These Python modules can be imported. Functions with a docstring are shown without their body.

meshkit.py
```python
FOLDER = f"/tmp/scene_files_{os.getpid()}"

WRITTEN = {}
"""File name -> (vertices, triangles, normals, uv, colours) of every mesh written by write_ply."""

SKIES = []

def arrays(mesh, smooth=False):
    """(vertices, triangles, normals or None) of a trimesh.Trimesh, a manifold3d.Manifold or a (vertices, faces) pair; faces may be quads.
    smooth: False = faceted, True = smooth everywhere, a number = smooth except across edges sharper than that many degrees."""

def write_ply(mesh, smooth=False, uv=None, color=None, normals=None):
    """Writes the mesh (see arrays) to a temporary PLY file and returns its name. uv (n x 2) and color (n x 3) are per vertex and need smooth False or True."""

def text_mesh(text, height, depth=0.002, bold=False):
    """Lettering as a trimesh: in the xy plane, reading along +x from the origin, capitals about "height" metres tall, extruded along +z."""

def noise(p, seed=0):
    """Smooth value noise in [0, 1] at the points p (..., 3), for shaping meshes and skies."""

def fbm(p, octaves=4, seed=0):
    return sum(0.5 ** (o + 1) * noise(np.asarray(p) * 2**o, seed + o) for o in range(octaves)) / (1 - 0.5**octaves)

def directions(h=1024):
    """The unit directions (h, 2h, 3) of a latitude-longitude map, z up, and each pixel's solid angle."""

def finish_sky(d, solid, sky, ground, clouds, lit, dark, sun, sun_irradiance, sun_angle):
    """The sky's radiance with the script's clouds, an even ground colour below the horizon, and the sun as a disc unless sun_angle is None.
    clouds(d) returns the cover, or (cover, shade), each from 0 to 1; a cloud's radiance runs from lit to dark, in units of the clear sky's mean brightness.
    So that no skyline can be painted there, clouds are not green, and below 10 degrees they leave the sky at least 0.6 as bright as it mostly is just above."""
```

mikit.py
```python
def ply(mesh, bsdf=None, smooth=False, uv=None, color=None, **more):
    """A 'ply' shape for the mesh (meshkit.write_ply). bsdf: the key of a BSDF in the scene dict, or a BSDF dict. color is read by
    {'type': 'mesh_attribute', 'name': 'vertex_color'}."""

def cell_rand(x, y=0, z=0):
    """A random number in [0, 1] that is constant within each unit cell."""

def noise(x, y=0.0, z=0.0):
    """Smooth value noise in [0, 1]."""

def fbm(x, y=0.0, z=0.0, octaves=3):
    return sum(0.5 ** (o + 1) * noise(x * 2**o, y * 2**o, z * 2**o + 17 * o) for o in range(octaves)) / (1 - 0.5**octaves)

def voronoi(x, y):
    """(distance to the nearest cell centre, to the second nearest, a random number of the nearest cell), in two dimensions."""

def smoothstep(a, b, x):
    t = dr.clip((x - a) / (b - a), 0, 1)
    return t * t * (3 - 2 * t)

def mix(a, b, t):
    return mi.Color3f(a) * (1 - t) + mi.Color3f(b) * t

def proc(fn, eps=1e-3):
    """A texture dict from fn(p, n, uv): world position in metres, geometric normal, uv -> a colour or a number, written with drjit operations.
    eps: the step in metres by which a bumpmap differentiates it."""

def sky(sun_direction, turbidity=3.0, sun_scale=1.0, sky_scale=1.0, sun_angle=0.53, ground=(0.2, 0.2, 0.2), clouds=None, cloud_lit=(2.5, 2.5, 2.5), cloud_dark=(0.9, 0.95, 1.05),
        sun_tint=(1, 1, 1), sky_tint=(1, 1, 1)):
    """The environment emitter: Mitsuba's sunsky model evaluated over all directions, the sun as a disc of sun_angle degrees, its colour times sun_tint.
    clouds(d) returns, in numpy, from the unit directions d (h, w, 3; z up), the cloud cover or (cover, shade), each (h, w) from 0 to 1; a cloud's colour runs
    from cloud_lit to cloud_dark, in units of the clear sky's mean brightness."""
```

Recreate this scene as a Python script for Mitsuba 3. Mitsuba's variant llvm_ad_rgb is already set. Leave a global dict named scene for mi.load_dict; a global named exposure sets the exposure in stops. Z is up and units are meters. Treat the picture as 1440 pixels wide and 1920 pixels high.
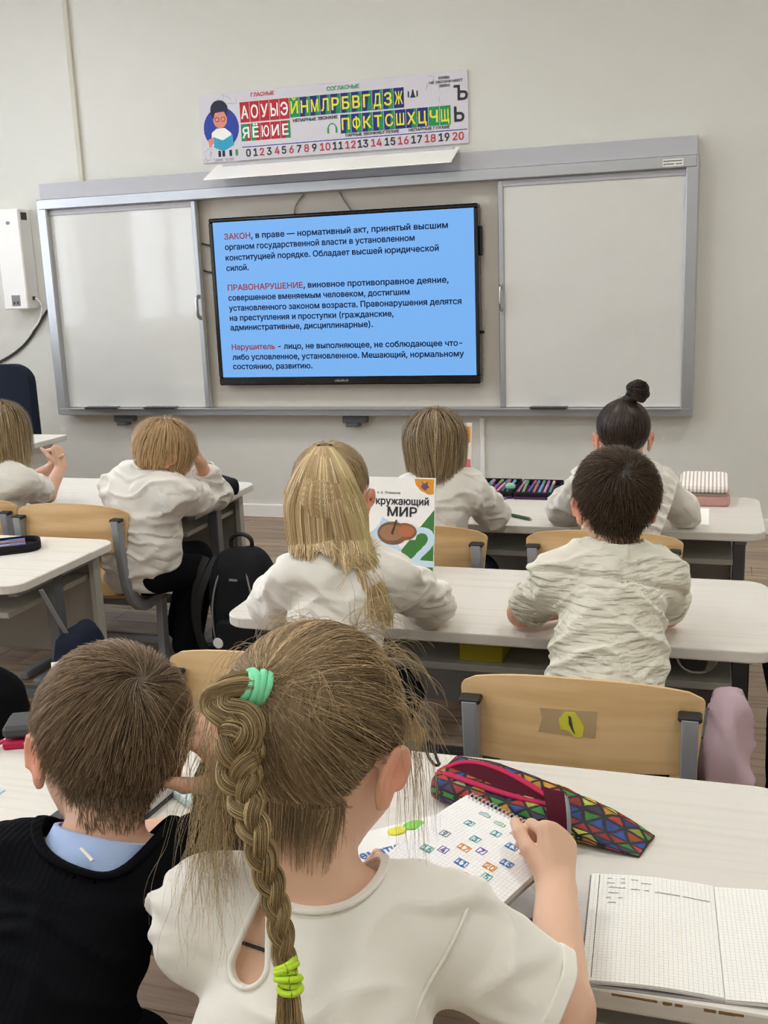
import math
import numpy as np, trimesh, manifold3d as m3
import drjit as dr
import mitsuba as mi
import mikit, meshkit
from mikit import ply, proc, noise, fbm, voronoi, cell_rand, smoothstep, mix
from shapely.geometry import Polygon

T = mi.ScalarTransform4f
V = lambda *a: np.array(a, float)
rng = np.random.default_rng(7)
scene, labels = {'type': 'scene'}, {}

# ---------------------------------------------------------------- camera, light, exposure
exposure = 0.66
EYE = V(0, 0, 1.257)
_yaw, _pitch, _roll = np.radians([17.6635, 12.6178, 2.1765])
FWD = V(-np.sin(_yaw) * np.cos(_pitch), np.cos(_yaw) * np.cos(_pitch), -np.sin(_pitch))
_ri = V(np.cos(_yaw), np.sin(_yaw), 0)
_dn = np.cross(FWD, _ri)
DOWN = -np.sin(_roll) * _ri + np.cos(_roll) * _dn
scene['camera'] = {'type': 'perspective', 'fov': math.degrees(2 * math.atan(720 / 1934.5)), 'fov_axis': 'x', 'near_clip': 0.05, 'far_clip': 60.0,
                   'to_world': T().look_at(origin=EYE.tolist(), target=(EYE + FWD).tolist(), up=(-DOWN).tolist())}
PANEL = (9.1, 9.2, 9.0)        # ceiling panel radiance
DAY = (3.0, 3.2, 3.6)            # overcast daylight behind the windows
scene['daylight'] = {'type': 'constant', 'radiance': {'type': 'rgb', 'value': list(DAY)}}


def lin(h):
    """sRGB hex -> linear rgb"""
    c = np.array([int(h[i:i + 2], 16) for i in (0, 2, 4)]) / 255
    return np.where(c <= .04045, c / 12.92, ((c + .055) / 1.055) ** 2.4).tolist()


# ---------------------------------------------------------------- materials
def mat(key, color, rough=.5, spec=.4, **k):
    col = {'type': 'rgb', 'value': lin(color)} if isinstance(color, str) else color
    bump = k.pop('bump', None)
    b = {'type': 'principled', 'base_color': col, 'roughness': rough, 'specular': spec, **k}
    if bump:
        b = {'type': 'bumpmap', 'arbitrary': bump[0], 'scale': bump[1], 'bsdf': b}
    scene[key] = {'type': 'twosided', 'bsdf': b}
    return key


VC = {'type': 'mesh_attribute', 'name': 'vertex_color'}


def f_wall(p, n, uv):
    return mix(lin('dbdad3'), lin('d1d0c8'), fbm(p.x * 1.3, p.y * 1.3, p.z * 1.3)) 


def f_floor(p, n, uv):
    row = dr.floor(p.y / .15)
    r = cell_rand(row, dr.floor((p.x + 1.3 * cell_rand(row, 3)) / 1.2))
    g = fbm(p.x * 5 + r * 40, p.y * 70, 2.0, 4)
    return mix(mix(lin('857060'), lin('9f8a74'), r), lin('68543f'), smoothstep(.45, .75, g) * .6)


def f_desk(p, n, uv):
    g = fbm(p.x * 4, p.y * 110, p.z * 60, 3)
    return mix(lin('d1cdc5'), lin('c5c0b6'), smoothstep(.5, .8, g) * .5)


def f_ply(p, n, uv):
    g = fbm(p.x * 3 + .6 * fbm(p.x * 2, p.z * 9, p.y), p.z * 38, p.y * 2, 4)
    return mix(lin('cfae80'), lin('b99564'), smoothstep(.35, .75, g))


def f_linen(p, n, uv):
    return fbm(p.x * 26 + p.y * 9, p.y * 26, p.z * 150, 3)


def f_folds(p, n, uv):
    a = fbm(p.x * 11 + p.z * 7, p.y * 11 - p.z * 4, p.z * 19 + p.x * 8, 3)
    return dr.abs(a - .5)


def f_knit(p, n, uv):
    return dr.sin(p.x * 900 + 40 * p.y) * .5 + .5


mat('m_wall', proc(f_wall), .75, .2)
mat('m_ceiling', 'e2dfd8', .8, .2)
mat('m_floor', proc(f_floor), .38, .4)
mat('m_desk', proc(f_desk), .42, .4)
mat('m_deskedge', 'c9c3b6', .5, .35)
mat('m_shelf', 'a9a79f', .5, .35)
mat('m_panelgrey', '8e8a82', .55, .3)
mat('m_ply', proc(f_ply), .38, .45)
mat('m_plyedge', 'a9875a', .5, .4)
mat('m_steel', '83868a', .4, .5)
mat('m_steeldark', '5d6064', .4, .5)
mat('m_alu', 'b4b6ba', .34, .5, metallic=.75)
mat('m_railgrey', 'b3b3b8', .45, .5)
mat('m_board', 'd6d5d0', .06, .6)
mat('m_boardback', 'c4bdb2', .6, .3)
mat('m_white', 'eceae6', .45, .4)
mat('m_whitegloss', 'f1f0ee', .2, .5)
mat('m_black', '141416', .45, .4)
mat('m_blackgloss', '0b0b0d', .15, .5)
mat('m_darkgrey', '3a3a3c', .5, .4)
mat('m_grey', '7e7f80', .5, .4)
mat('m_vc', VC, .5, .35)
mat('m_vcsoft', VC, .8, .2)
mat('m_print', VC, .55, .3)
mat('m_skin', VC, .48, .35)
mat('m_hair', VC, .42, .35)
mat('m_eye', VC, .1, .6)
mat('m_shirt', 'dad7cf', .85, .15, sheen=.3, bump=(proc(f_folds, 2e-3), .022))
mat('m_linen', 'd8d5c6', .85, .15, sheen=.3, bump=(proc(f_linen, 1e-3), .0100))
mat('m_blouse', 'dddad1', .75, .2, sheen=.3)
mat('m_bluecollar', 'a9bfe6', .8, .2, sheen=.2)
mat('m_knit', '0d0e12', .95, .08, sheen=.05, bump=(proc(f_knit, 3e-4), .0006))
mat('m_trousers', '101013', .9, .1)
mat('m_navy', '1d2433', .85, .2)
mat('m_bag', '17181b', .8, .25)
mat('m_pinkbag', 'b9a0aa', .5, .4)
mat('m_paper', 'f2f1ec', .8, .2)
mat('m_chrome', 'c8c8c8', .25, .5, metallic=1.0)


# ---------------------------------------------------------------- naming
_count = {}


def numbered(kind):
    n = _count.get(kind, 0)
    _count[kind] = n + 1
    return kind if n == 0 else f'{kind}_{n:03d}'


def thing(kind, label, cat, group=None):
    key = numbered(kind)
    labels[key] = {'label': label, 'category': cat}
    if group:
        labels[key]['group'] = group
    return key


def part(parent, name, mesh, m, label=None, kind=None, **k):
    key = numbered(f'{parent}__{name}')
    scene[key] = mesh if isinstance(mesh, dict) and 'type' in mesh else ply(mesh, m, **k)
    if label or kind:
        labels[key] = {}
        if label:
            labels[key]['label'] = label
        if kind:
            labels[key]['kind'] = kind
    return key


def single(kind, mesh, m, label, cat, group=None, **k):
    key = thing(kind, label, cat, group)
    scene[key] = ply(mesh, m, **k)
    return key


def struct(name, mesh, m, label=None, **k):
    scene[name] = ply(mesh, m, **k)
    labels[name] = {'kind': 'structure', **({'label': label} if label else {})}
    return name


# ---------------------------------------------------------------- mesh helpers
def cat(*ms):
    return trimesh.util.concatenate([m for m in ms if m is not None])


def tm(v, f):
    return trimesh.Trimesh(np.asarray(v, float), np.asarray(f, int), process=False)


def cbox(lo, hi, c=.002):
    lo, hi = np.asarray(lo, float), np.asarray(hi, float)
    c = min(c, (hi - lo).min() * .45)
    pts = []
    for sx in (0, 1):
        for sy in (0, 1):
            for sz in (0, 1):
                p = np.where([sx, sy, sz], hi, lo)
                d = np.where([sx, sy, sz], -1, 1) * c
                for a in range(3):
                    q = p + d
                    q[a] = p[a]
                    pts.append(q)
    return trimesh.convex.convex_hull(np.array(pts))


def rot(axis, deg):
    a = np.asarray(axis, float)
    a /= np.linalg.norm(a)
    t = math.radians(deg)
    K = np.array([[0, -a[2], a[1]], [a[2], 0, -a[0]], [-a[1], a[0], 0]])
    return np.eye(3) + math.sin(t) * K + (1 - math.cos(t)) * K @ K


def moved(m, R=None, t=(0, 0, 0)):
    m = m.copy()
    v = np.array(m.vertices)
    if R is not None:
        v = v @ np.asarray(R).T
    m.vertices = v + np.asarray(t)
    return m


def unit(v):
    v = np.asarray(v, float)
    return v / (np.linalg.norm(v, axis=-1, keepdims=True) + 1e-12)


def frames(p, up):
    t = unit(np.gradient(p, axis=0))
    b = unit(np.cross(t, np.broadcast_to(up, p.shape)))
    return t, b, np.cross(b, t)


def sweep(path, prof, up=(0, 0, 1), scale=None, caps=True):
    """profile (m,2) in the (side, normal) frame swept along the path"""
    p, prof = np.asarray(path, float), np.asarray(prof, float)
    t, b, n = frames(p, np.asarray(up, float))
    s = np.ones(len(p)) if scale is None else np.broadcast_to(scale, (len(p),))
    v = p[:, None] + s[:, None, None] * (prof[None, :, :1] * b[:, None] + prof[None, :, 1:] * n[:, None])
    k, m = len(p), len(prof)
    i, j = np.meshgrid(np.arange(k - 1), np.arange(m), indexing='ij')
    q = np.stack([i * m + j, (i + 1) * m + j, (i + 1) * m + (j + 1) % m, i * m + (j + 1) % m], -1).reshape(-1, 4)
    f = np.vstack([q[:, [0, 1, 2]], q[:, [0, 2, 3]]])
    v = v.reshape(-1, 3)
    if caps:
        a = np.arange(1, m - 1)
        f = np.vstack([f, np.stack([a * 0, a, a + 1], 1), np.stack([a * 0, a + 1, a], 1) + (k - 1) * m])
    mesh = tm(v, f)
    if mesh.volume < 0:
        mesh.invert()
    return mesh


def circ(r, n=10):
    a = np.arange(n) * 2 * np.pi / n
    return np.stack([r * np.cos(a), r * np.sin(a)], 1)


def rrect(w, h, r, n=3):
    pts = []
    for cx, cy, a0 in ((w / 2 - r, h / 2 - r, 0), (-w / 2 + r, h / 2 - r, 90), (-w / 2 + r, -h / 2 + r, 180), (w / 2 - r, -h / 2 + r, 270)):
        for a in np.radians(a0 + np.linspace(0, 90, n + 1)):
            pts.append((cx + r * math.cos(a), cy + r * math.sin(a)))
    return np.array(pts)


def tube(path, r, n=8, up=(0, 0, 1), scale=None):
    return sweep(path, circ(r, n), up, scale)


def spline(pts, n=24):
    from scipy.interpolate import CubicSpline
    pts = np.asarray(pts, float)
    s = np.r_[0, np.cumsum(np.linalg.norm(np.diff(pts, axis=0), axis=1))]
    return CubicSpline(s, pts)(np.linspace(0, s[-1], n))


def slab(poly, z0, z1, b=.002):
    """a convex outline (n,2) extruded from z0 to z1 with chamfered rims"""
    p = np.asarray(poly, float)
    c = p.mean(0)
    r = np.linalg.norm(p - c, axis=1, keepdims=True)
    q = c + (p - c) * (1 - b / r)
    n = len(p)
    rings = [np.c_[q, np.full(n, z0)], np.c_[p, np.full(n, z0 + b)], np.c_[p, np.full(n, z1 - b)], np.c_[q, np.full(n, z1)]]
    v = np.vstack(rings + [[[*c, z0]], [[*c, z1]]])
    f = []
    for k in range(3):
        for i in range(n):
            j = (i + 1) % n
            f += [(k * n + i, k * n + j, k * n + n + j), (k * n + i, k * n + n + j, k * n + n + i)]
    for i in range(n):
        j = (i + 1) % n
        f += [(4 * n, j, i), (4 * n + 1, 3 * n + i, 3 * n + j)]
    m = tm(v, f)
    if m.volume < 0:
        m.invert()
    return m


def text(s, h, bold=True, depth=.0008, width=None):
    m = meshkit.text_mesh(s, h, depth, bold)
    if width:
        b = m.bounds
        m.apply_scale([width / (b[1, 0] - b[0, 0]), 1, 1])
    m.vertices -= [m.bounds[0, 0], 0, 0]
    return m


def frame_from(o, x, y):
    """a 4x4 whose x and y columns point along x and y"""
    x = unit(x)
    z = unit(np.cross(x, y))
    M = np.eye(4)
    M[:3, 0], M[:3, 1], M[:3, 2], M[:3, 3] = x, np.cross(z, x), z, o
    return M


def onto(m, M):
    m = m.copy()
    m.apply_transform(M)
    return m


# ---------------------------------------------------------------- signed distances -> meshes
def cone(a, b, ra, rb=None):
    a, b = np.asarray(a, np.float32), np.asarray(b, np.float32)
    rb = ra if rb is None else rb
    ab = b - a
    L = float(ab @ ab) + 1e-9

    def f(p):
        t = np.clip((p - a) @ ab / L, 0, 1)
        return np.sqrt(((p - a - t[:, None] * ab) ** 2).sum(1)) - (ra + (rb - ra) * t)
    return f


def ell(c, r, R=None):
    c, r = np.asarray(c, np.float32), np.asarray(r, np.float32)
    R = np.eye(3, dtype=np.float32) if R is None else np.asarray(R, np.float32)

    def f(p):
        q = (p - c) @ R
        k0 = np.sqrt(((q / r) ** 2).sum(1)) + 1e-9
        k1 = np.sqrt(((q / r ** 2) ** 2).sum(1)) + 1e-9
        return np.minimum(k0 * (k0 - 1) / k1, k0 * 10)
    return f


def smin(a, b, k):
    h = np.clip(.5 + .5 * (b - a) / k, 0, 1)
    return b + (a - b) * h - k * h * (1 - h)


def union(fs, k=.02):
    def f(p):
        d = fs[0](p)
        for g in fs[1:]:
            kk = k
            if isinstance(g, tuple):
                g, kk = g
            d = smin(d, g(p), kk)
        return d
    return f


def nets(fn, lo, hi, h, block=8):
    """surface nets of fn <= 0 on a grid of step h, evaluated only in blocks near the surface"""
    lo, hi = np.asarray(lo, float), np.asarray(hi, float)
    nb = np.ceil((hi - lo) / (h * block)).astype(int)
    n = nb * block
    cs = np.stack(np.meshgrid(*[np.arange(k) for k in nb], indexing='ij'), -1).reshape(-1, 3)
    cen = (lo + (cs * block + (block - 1) / 2) * h).astype(np.float32)
    d = fn(cen)
    act = np.abs(d) < block * h * .5 * 1.74 * 1.5 + .012
    G = np.repeat(np.repeat(np.repeat(np.where(d.reshape(nb) > 0, 1., -1.).astype(np.float32), block, 0), block, 1), block, 2)
    off = np.stack(np.meshgrid(*[np.arange(block)] * 3, indexing='ij'), -1).reshape(-1, 3)
    A = cs[act] * block
    for s in range(0, len(A), 400):
        idx = (A[s:s + 400, None] + off[None]).reshape(-1, 3)
        G[idx[:, 0], idx[:, 1], idx[:, 2]] = fn((lo + idx * h).astype(np.float32))
    G[0], G[-1], G[:, 0], G[:, -1], G[:, :, 0], G[:, :, -1] = 1, 1, 1, 1, 1, 1
    S = G < 0
    c = [S[a:n[0] - 1 + a, b:n[1] - 1 + b, e:n[2] - 1 + e] for a in (0, 1) for b in (0, 1) for e in (0, 1)]
    tot = sum(x.astype(np.int8) for x in c)
    cell = np.argwhere((tot > 0) & (tot < 8))
    vid = -np.ones(np.array(S.shape) - 1, np.int64)
    vid[tuple(cell.T)] = np.arange(len(cell))
    acc, cnt = np.zeros((len(cell), 3)), np.zeros((len(cell), 1))
    corners = [V(a, b, e).astype(int) for a in (0, 1) for b in (0, 1) for e in (0, 1)]
    for i in range(8):
        for j in range(i + 1, 8):
            if np.abs(corners[i] - corners[j]).sum() != 1:
                continue
            a, b = cell + corners[i], cell + corners[j]
            ga, gb = G[tuple(a.T)], G[tuple(b.T)]
            x = (ga < 0) != (gb < 0)
            t = (ga / np.where(ga == gb, 1, ga - gb))[:, None]
            acc += np.where(x[:, None], a + t * (b - a), 0)
            cnt += x[:, None]
    v = lo + acc / np.maximum(cnt, 1) * h
    F = []
    for ax in range(3):
        u, w = (ax + 1) % 3, (ax + 2) % 3
        sl0 = [slice(None)] * 3
        sl1 = [slice(None)] * 3
        sl0[ax], sl1[ax] = slice(0, -1), slice(1, None)
        e = np.argwhere(S[tuple(sl0)] != S[tuple(sl1)])
        e = e[(e[:, u] > 0) & (e[:, w] > 0)]
        inside = S[tuple(e.T)]
        du, dw = np.eye(3, dtype=int)[u], np.eye(3, dtype=int)[w]
        q = np.stack([vid[tuple((e - du - dw).T)], vid[tuple((e - dw).T)], vid[tuple(e.T)], vid[tuple((e - du).T)]], 1)
        q = np.where(inside[:, None], q, q[:, ::-1])
        F.append(q[(q >= 0).all(1)])
    F = np.vstack(F)
    return tm(v, np.vstack([F[:, [0, 1, 2]], F[:, [0, 2, 3]]]))


def smoothed(m, n=3, lam=.5):
    """a few Laplacian steps (Taubin)"""
    v, f = np.array(m.vertices), np.array(m.faces)
    e = np.vstack([f[:, [0, 1]], f[:, [1, 2]], f[:, [2, 0]]])
    for k in range(n):
        for l in (lam, -lam * 1.04):
            s, c = np.zeros_like(v), np.zeros(len(v))
            for x in range(3):
                s[:, x] = np.bincount(e[:, 0], v[e[:, 1], x], len(v))
            c = np.bincount(e[:, 0], minlength=len(v))
            v = v + l * (s / np.maximum(c, 1)[:, None] - v)
    m.vertices = v
    return m


# ---------------------------------------------------------------- people
def interp(x, a, b):
    return np.interp(x, a, b)


def head_parts(ears=True):
    fs = [ell((0, -.010, .028), (.072, .090, .077)),
          (ell((0, .028, -.028), (.054, .056, .072)), .03),
          (ell((0, .058, -.082), (.022, .022, .016)), .03),
          (ell((.03, .05, -.03), (.027, .028, .027)), .02), (ell((-.03, .05, -.03), (.027, .028, .027)), .02),
          (ell((0, .074, .030), (.045, .014, .012)), .02),
          (cone((0, .083, .004), (0, .097, -.026), .005, .0085), .010),
          (cone((.008, .089, -.028), (-.008, .089, -.028), .006), .006),
          (cone((.015, .080, -.052), (-.015, .080, -.052), .0055), .005),
          (cone((.012, .079, -.060), (-.012, .079, -.060), .0058), .005)]
    base = union(fs)
    ear = []
    for s in (-1, 1):
        R = rot((0, 0, 1), -20 * s) @ rot((0, 1, 0), 8 * s) @ rot((1, 0, 0), -10)
        c = V(.0755 * s, -.006, -.010)
        rim = [c + R @ V(.003 * s, .0148 * math.cos(a), .0245 * math.sin(a) + .002) for a in np.linspace(-.3, 4.1, 9)]
        rim = [union([cone(rim[i], rim[i + 1], .0038) for i in range(8)], .002)]
        plate = ell(c, (.0050, .0145, .0235), R)
        lobe = ell(c + R @ V(0, .002, -.022), (.005, .0085, .009), R)
        dish = ell(c + R @ V(.009 * s, .003, .004), (.008, .0095, .015), R)
        ear.append((plate, lobe, rim[0], dish))

    def f(q):
        d = base(q)
        for s in (-1, 1):   # eye sockets
            d = -smin(-d, ell((.030 * s, .093, .006), (.014, .016, .010))(q), .012)
        for pl, lo, ri, di in ear:
            e = smin(smin(pl(q), lo(q), .006), ri(q), .005)
            e = np.maximum(e, -di(q))
            d = smin(d, e, .006)
        return d
    return f


HEAD = head_parts()
SKULL = union([ell((0, -.010, .028), (.072, .090, .077)), (ell((0, .028, -.028), (.054, .056, .072)), .03)])


def hairline(y, nape=-.055):
    return np.interp(y, [-.11, -.045, -.028, -.02, .012, .022, .045, .065, .09], [nape, nape, -.03, .006, .018, -.005, .012, .066, .078])


def hrot(yaw, pitch, roll):
    """head axes in the world: columns right, face direction, up"""
    return rot((0, 0, 1), yaw) @ rot((1, 0, 0), pitch) @ rot((0, 1, 0), roll)


def hand_fs(W, d, n, side, curl, spread=1.0, thumb=(.55, .75, .25), size=1.0):
    """signed-distance pieces of a hand: d along the palm, n out of the palm, side +1 when the thumb lies at d x n"""
    d, n = unit(d), unit(n)
    n = unit(n - d * (n @ d))
    t = np.cross(d, n) * side
    k = size
    palm, fingers = [], []
    base = [(.023, .074), (.0075, .077), (-.008, .074), (-.0225, .067)]
    ln = [.058, .065, .060, .046]
    for (o, a), L, c in zip(base, ln, curl):
        K = W + k * (a * d + o * t)
        palm.append(cone(W + k * (.006 * d + o * .62 * t), K, .0125 * k, .0098 * k))
        dirn = unit(d + t * (o * 4.0 * spread))
        ax = unit(np.cross(dirn, n))
        p, fs = K - dirn * .004 * k, []
        for seg, r0, r1, cc in ((.46, .0084, .0078, c[0]), (.30, .0078, .0072, c[1]), (.24, .0072, .0062, c[2])):
            dirn = rot(ax, cc) @ dirn
            q = p + dirn * L * seg * k
            fs.append(cone(p, q, r0 * k, r1 * k))
            p = q
        fingers.append(union(fs, .003))
    p = W + k * (.016 * d + .018 * t + .004 * n)
    dirn = unit(thumb[0] * d + thumb[1] * t + thumb[2] * n)
    fs = []
    for L, r0, r1, bend in ((.036, .0125, .0100, 0), (.028, .0098, .0088, 18), (.022, .0088, .0070, 14)):
        ax = unit(np.cross(dirn, d + .6 * n))
        dirn = rot(ax, bend) @ dirn
        q = p + dirn * L * k
        fs.append(cone(p, q, r0 * k, r1 * k))
        p = q
    fingers.append(union(fs, .004))
    pm = union(palm, .012)

    def f(q):
        e = pm(q)
        for g in fingers:
            e = smin(e, g(q), .0035)
        return e
    return f


def join(a, b):
    """one closed surface out of two"""
    try:
        A = m3.Manifold(m3.Mesh(np.array(a.vertices, np.float32), np.array(a.faces, np.uint32)))
        B = m3.Manifold(m3.Mesh(np.array(b.vertices, np.float32), np.array(b.faces, np.uint32)))
        U = A + B
        if U.status() != m3.Error.NoError or U.num_tri() < 100:
            raise ValueError
        x = U.to_mesh()
        return tm(x.vert_properties[:, :3], x.tri_verts)
    except Exception:
        return cat(a, b)


class P:
    pass


def person(label, C, hr, N, S, E, W, PV, K, A, skin='e6b498', hands=(None, None), s=1.0, h=.006, hw=.5, sleeve=(1, 1), sleeve_r=(.046, .046), shirt='m_shirt', shirt_tint=None,
           fold=.004, fold_f=16., neck_cut=.012, hem=-.02, legs='trousers', lower='m_trousers', hollow=False, seed=0, back=.0, sleeve_end=None, shoes='m_black', waist=1.0, yaw_t=None, body_h=None, arm_k=1.0, neck_r=.050, loose=.009, yoke=None):
    """a seated child. C head centre, hr head axes, N neck base, S shoulders, E elbows, W wrists (left, right), PV pelvis, K knees, A ankles"""
    o = P()
    C, N, PV = V(*C), V(*N), V(*PV)
    S, E, W, K, A = [[V(*x) for x in y] for y in (S, E, W, K, A)]
    o.C, o.R, o.s, o.N, o.S, o.E, o.W, o.PV = C, hr, s, N, S, E, W, PV
    up = unit(N - PV)
    right = S[1] - S[0]
    right = unit(right - up * (right @ up))
    fwd = np.cross(up, right)
    o.up, o.right, o.fwd = up, right, fwd
    L = np.linalg.norm(N - PV)
    B = np.stack([right, fwd, up], 1)
    half = np.linalg.norm(S[1] - S[0]) / 2
    mid = (S[0] + S[1]) / 2
    rx = half - .012

    def torso(g):
        q = lambda u, y=0.: PV + up * (u * L) + fwd * y
        return [ell(q(.70, .0 - back), (rx + g, .080 + g, .36 * L + g), B), (ell(q(.38, -.005 - back), (rx * waist * .98 + g, .078 + g, .36 * L + g), B), .05),
                (ell(q(.08), (rx * 1.0 + g, .098 + g, .105 + g), B), .05),
                (cone(S[0], S[1], .043 + g), .035), (cone(N - up * .005, S[0] * .65 + N * .35, .040 + g * .7, .042 + g), .03), (cone(N - up * .005, S[1] * .65 + N * .35, .040 + g * .7, .042 + g), .03)]
    tf = union(torso(0.))
    o.torso = tf
    tin = union(torso(-.003 if hollow else -.010))
    head = lambda p: s * HEAD((p - C.astype(np.float32)) @ hr.astype(np.float32) / s)
    skull = lambda p: s * SKULL((p - C.astype(np.float32)) @ hr.astype(np.float32) / s)
    o.skull = skull
    nk = C + hr @ V(0, -.022, -.052) * s
    neck = cone(N - up * .02, nk, .043 * s, .0385 * s)
    arms = []
    for i in (0, 1):
        arms.append((cone(S[i], E[i], .036 * arm_k, .029 * arm_k), cone(E[i], W[i] * .98 + E[i] * .02, .0285 * arm_k, .0195 * arm_k)))
    lg = []
    for i in (0, 1):
        hp = PV + right * (.058 if i else -.058)
        lg.append((cone(hp, K[i], .068, .047), cone(K[i], A[i], .045, .030)))
    foot = [cone(A[i] + V(0, 0, -.005), A[i] + unit((K[i] - PV) * V(1, 1, 0)) * .10 + V(0, 0, -.022), .027, .022) for i in (0, 1)]

    def body(p):
        d = smin(head(p), neck(p), .018)
        d = smin(d, tin(p), .02)
        for i in (0, 1):
            d = smin(d, smin(arms[i][0](p), arms[i][1](p), .012), .02)
            d = smin(d, smin(smin(lg[i][0](p), lg[i][1](p), .02), foot[i](p), .015), .025)
        return d
    o.body = body
    pts = np.array([C + .13 * V(1, 1, 1), C - .13 * V(1, 1, 1), *(x + V(*k) * .09 for y in (S, E, W, K, A, [PV]) for x in y for k in ((1, 1, 1), (-1, -1, -1)))])
    lo, hi = pts.min(0) - .03, pts.max(0) + .03
    mesh = nets(body, lo, hi, body_h or h)
    for i, hd in enumerate(hands):
        if hd:
            hf = hand_fs(W[i], *hd['dn'], side=(1 if i else -1) * hd.get('flip', 1), curl=hd['curl'], spread=hd.get('spread', 1.), thumb=hd.get('thumb', (.55, .75, .25)), size=hd.get('size', .88))
            stub = cone(W[i] * .55 + E[i] * .45, W[i], (.0195 + .45 * .009) * arm_k - .0007, .0192 * arm_k)
            hs = union([stub, (hf, .010)])
            c = W[i] + unit(hd['dn'][0]) * .055
            mesh = join(mesh, nets(hs, c - .115, c + .115, hd.get('h', .0026)))
    v = np.array(mesh.vertices)
    q = (v - C) @ hr / s
    base = np.array(lin(skin))
    col = np.tile(base, (len(v), 1))

    def tint(w, c):
        return col * (1 - w[:, None]) + np.array(lin(c)) * w[:, None]
    g = lambda c, r: np.exp(-(((q - V(*c)) / V(*r)) ** 2).sum(1))
    near = np.linalg.norm(q, axis=1) < .16
    for sx in (-1, 1):
        col = tint(.45 * near * np.clip(g((.040 * sx, .068, -.028), (.02, .03, .02)), 0, 1), 'd98a78')
        col = tint(.65 * near * (np.abs(q[:, 0]) > .072) * g((.08 * sx, -.008, -.01), (.02, .03, .035)), 'd98468')
        col = tint(.7 * near * np.clip(1.6 * g((.030 * sx, .085, .024), (.014, .02, .0035)), 0, 1), '8a6a4c')
    col = tint(.8 * near * np.clip(1.5 * g((0, .088, -.056), (.016, .012, .007)), 0, 1), 'c4706a')
    key = thing('person', label, 'person', 'seated pupils')
    o.key = key
    part(key, 'body', smoothed(mesh, 1), 'm_skin', smooth=True, color=col)
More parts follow.
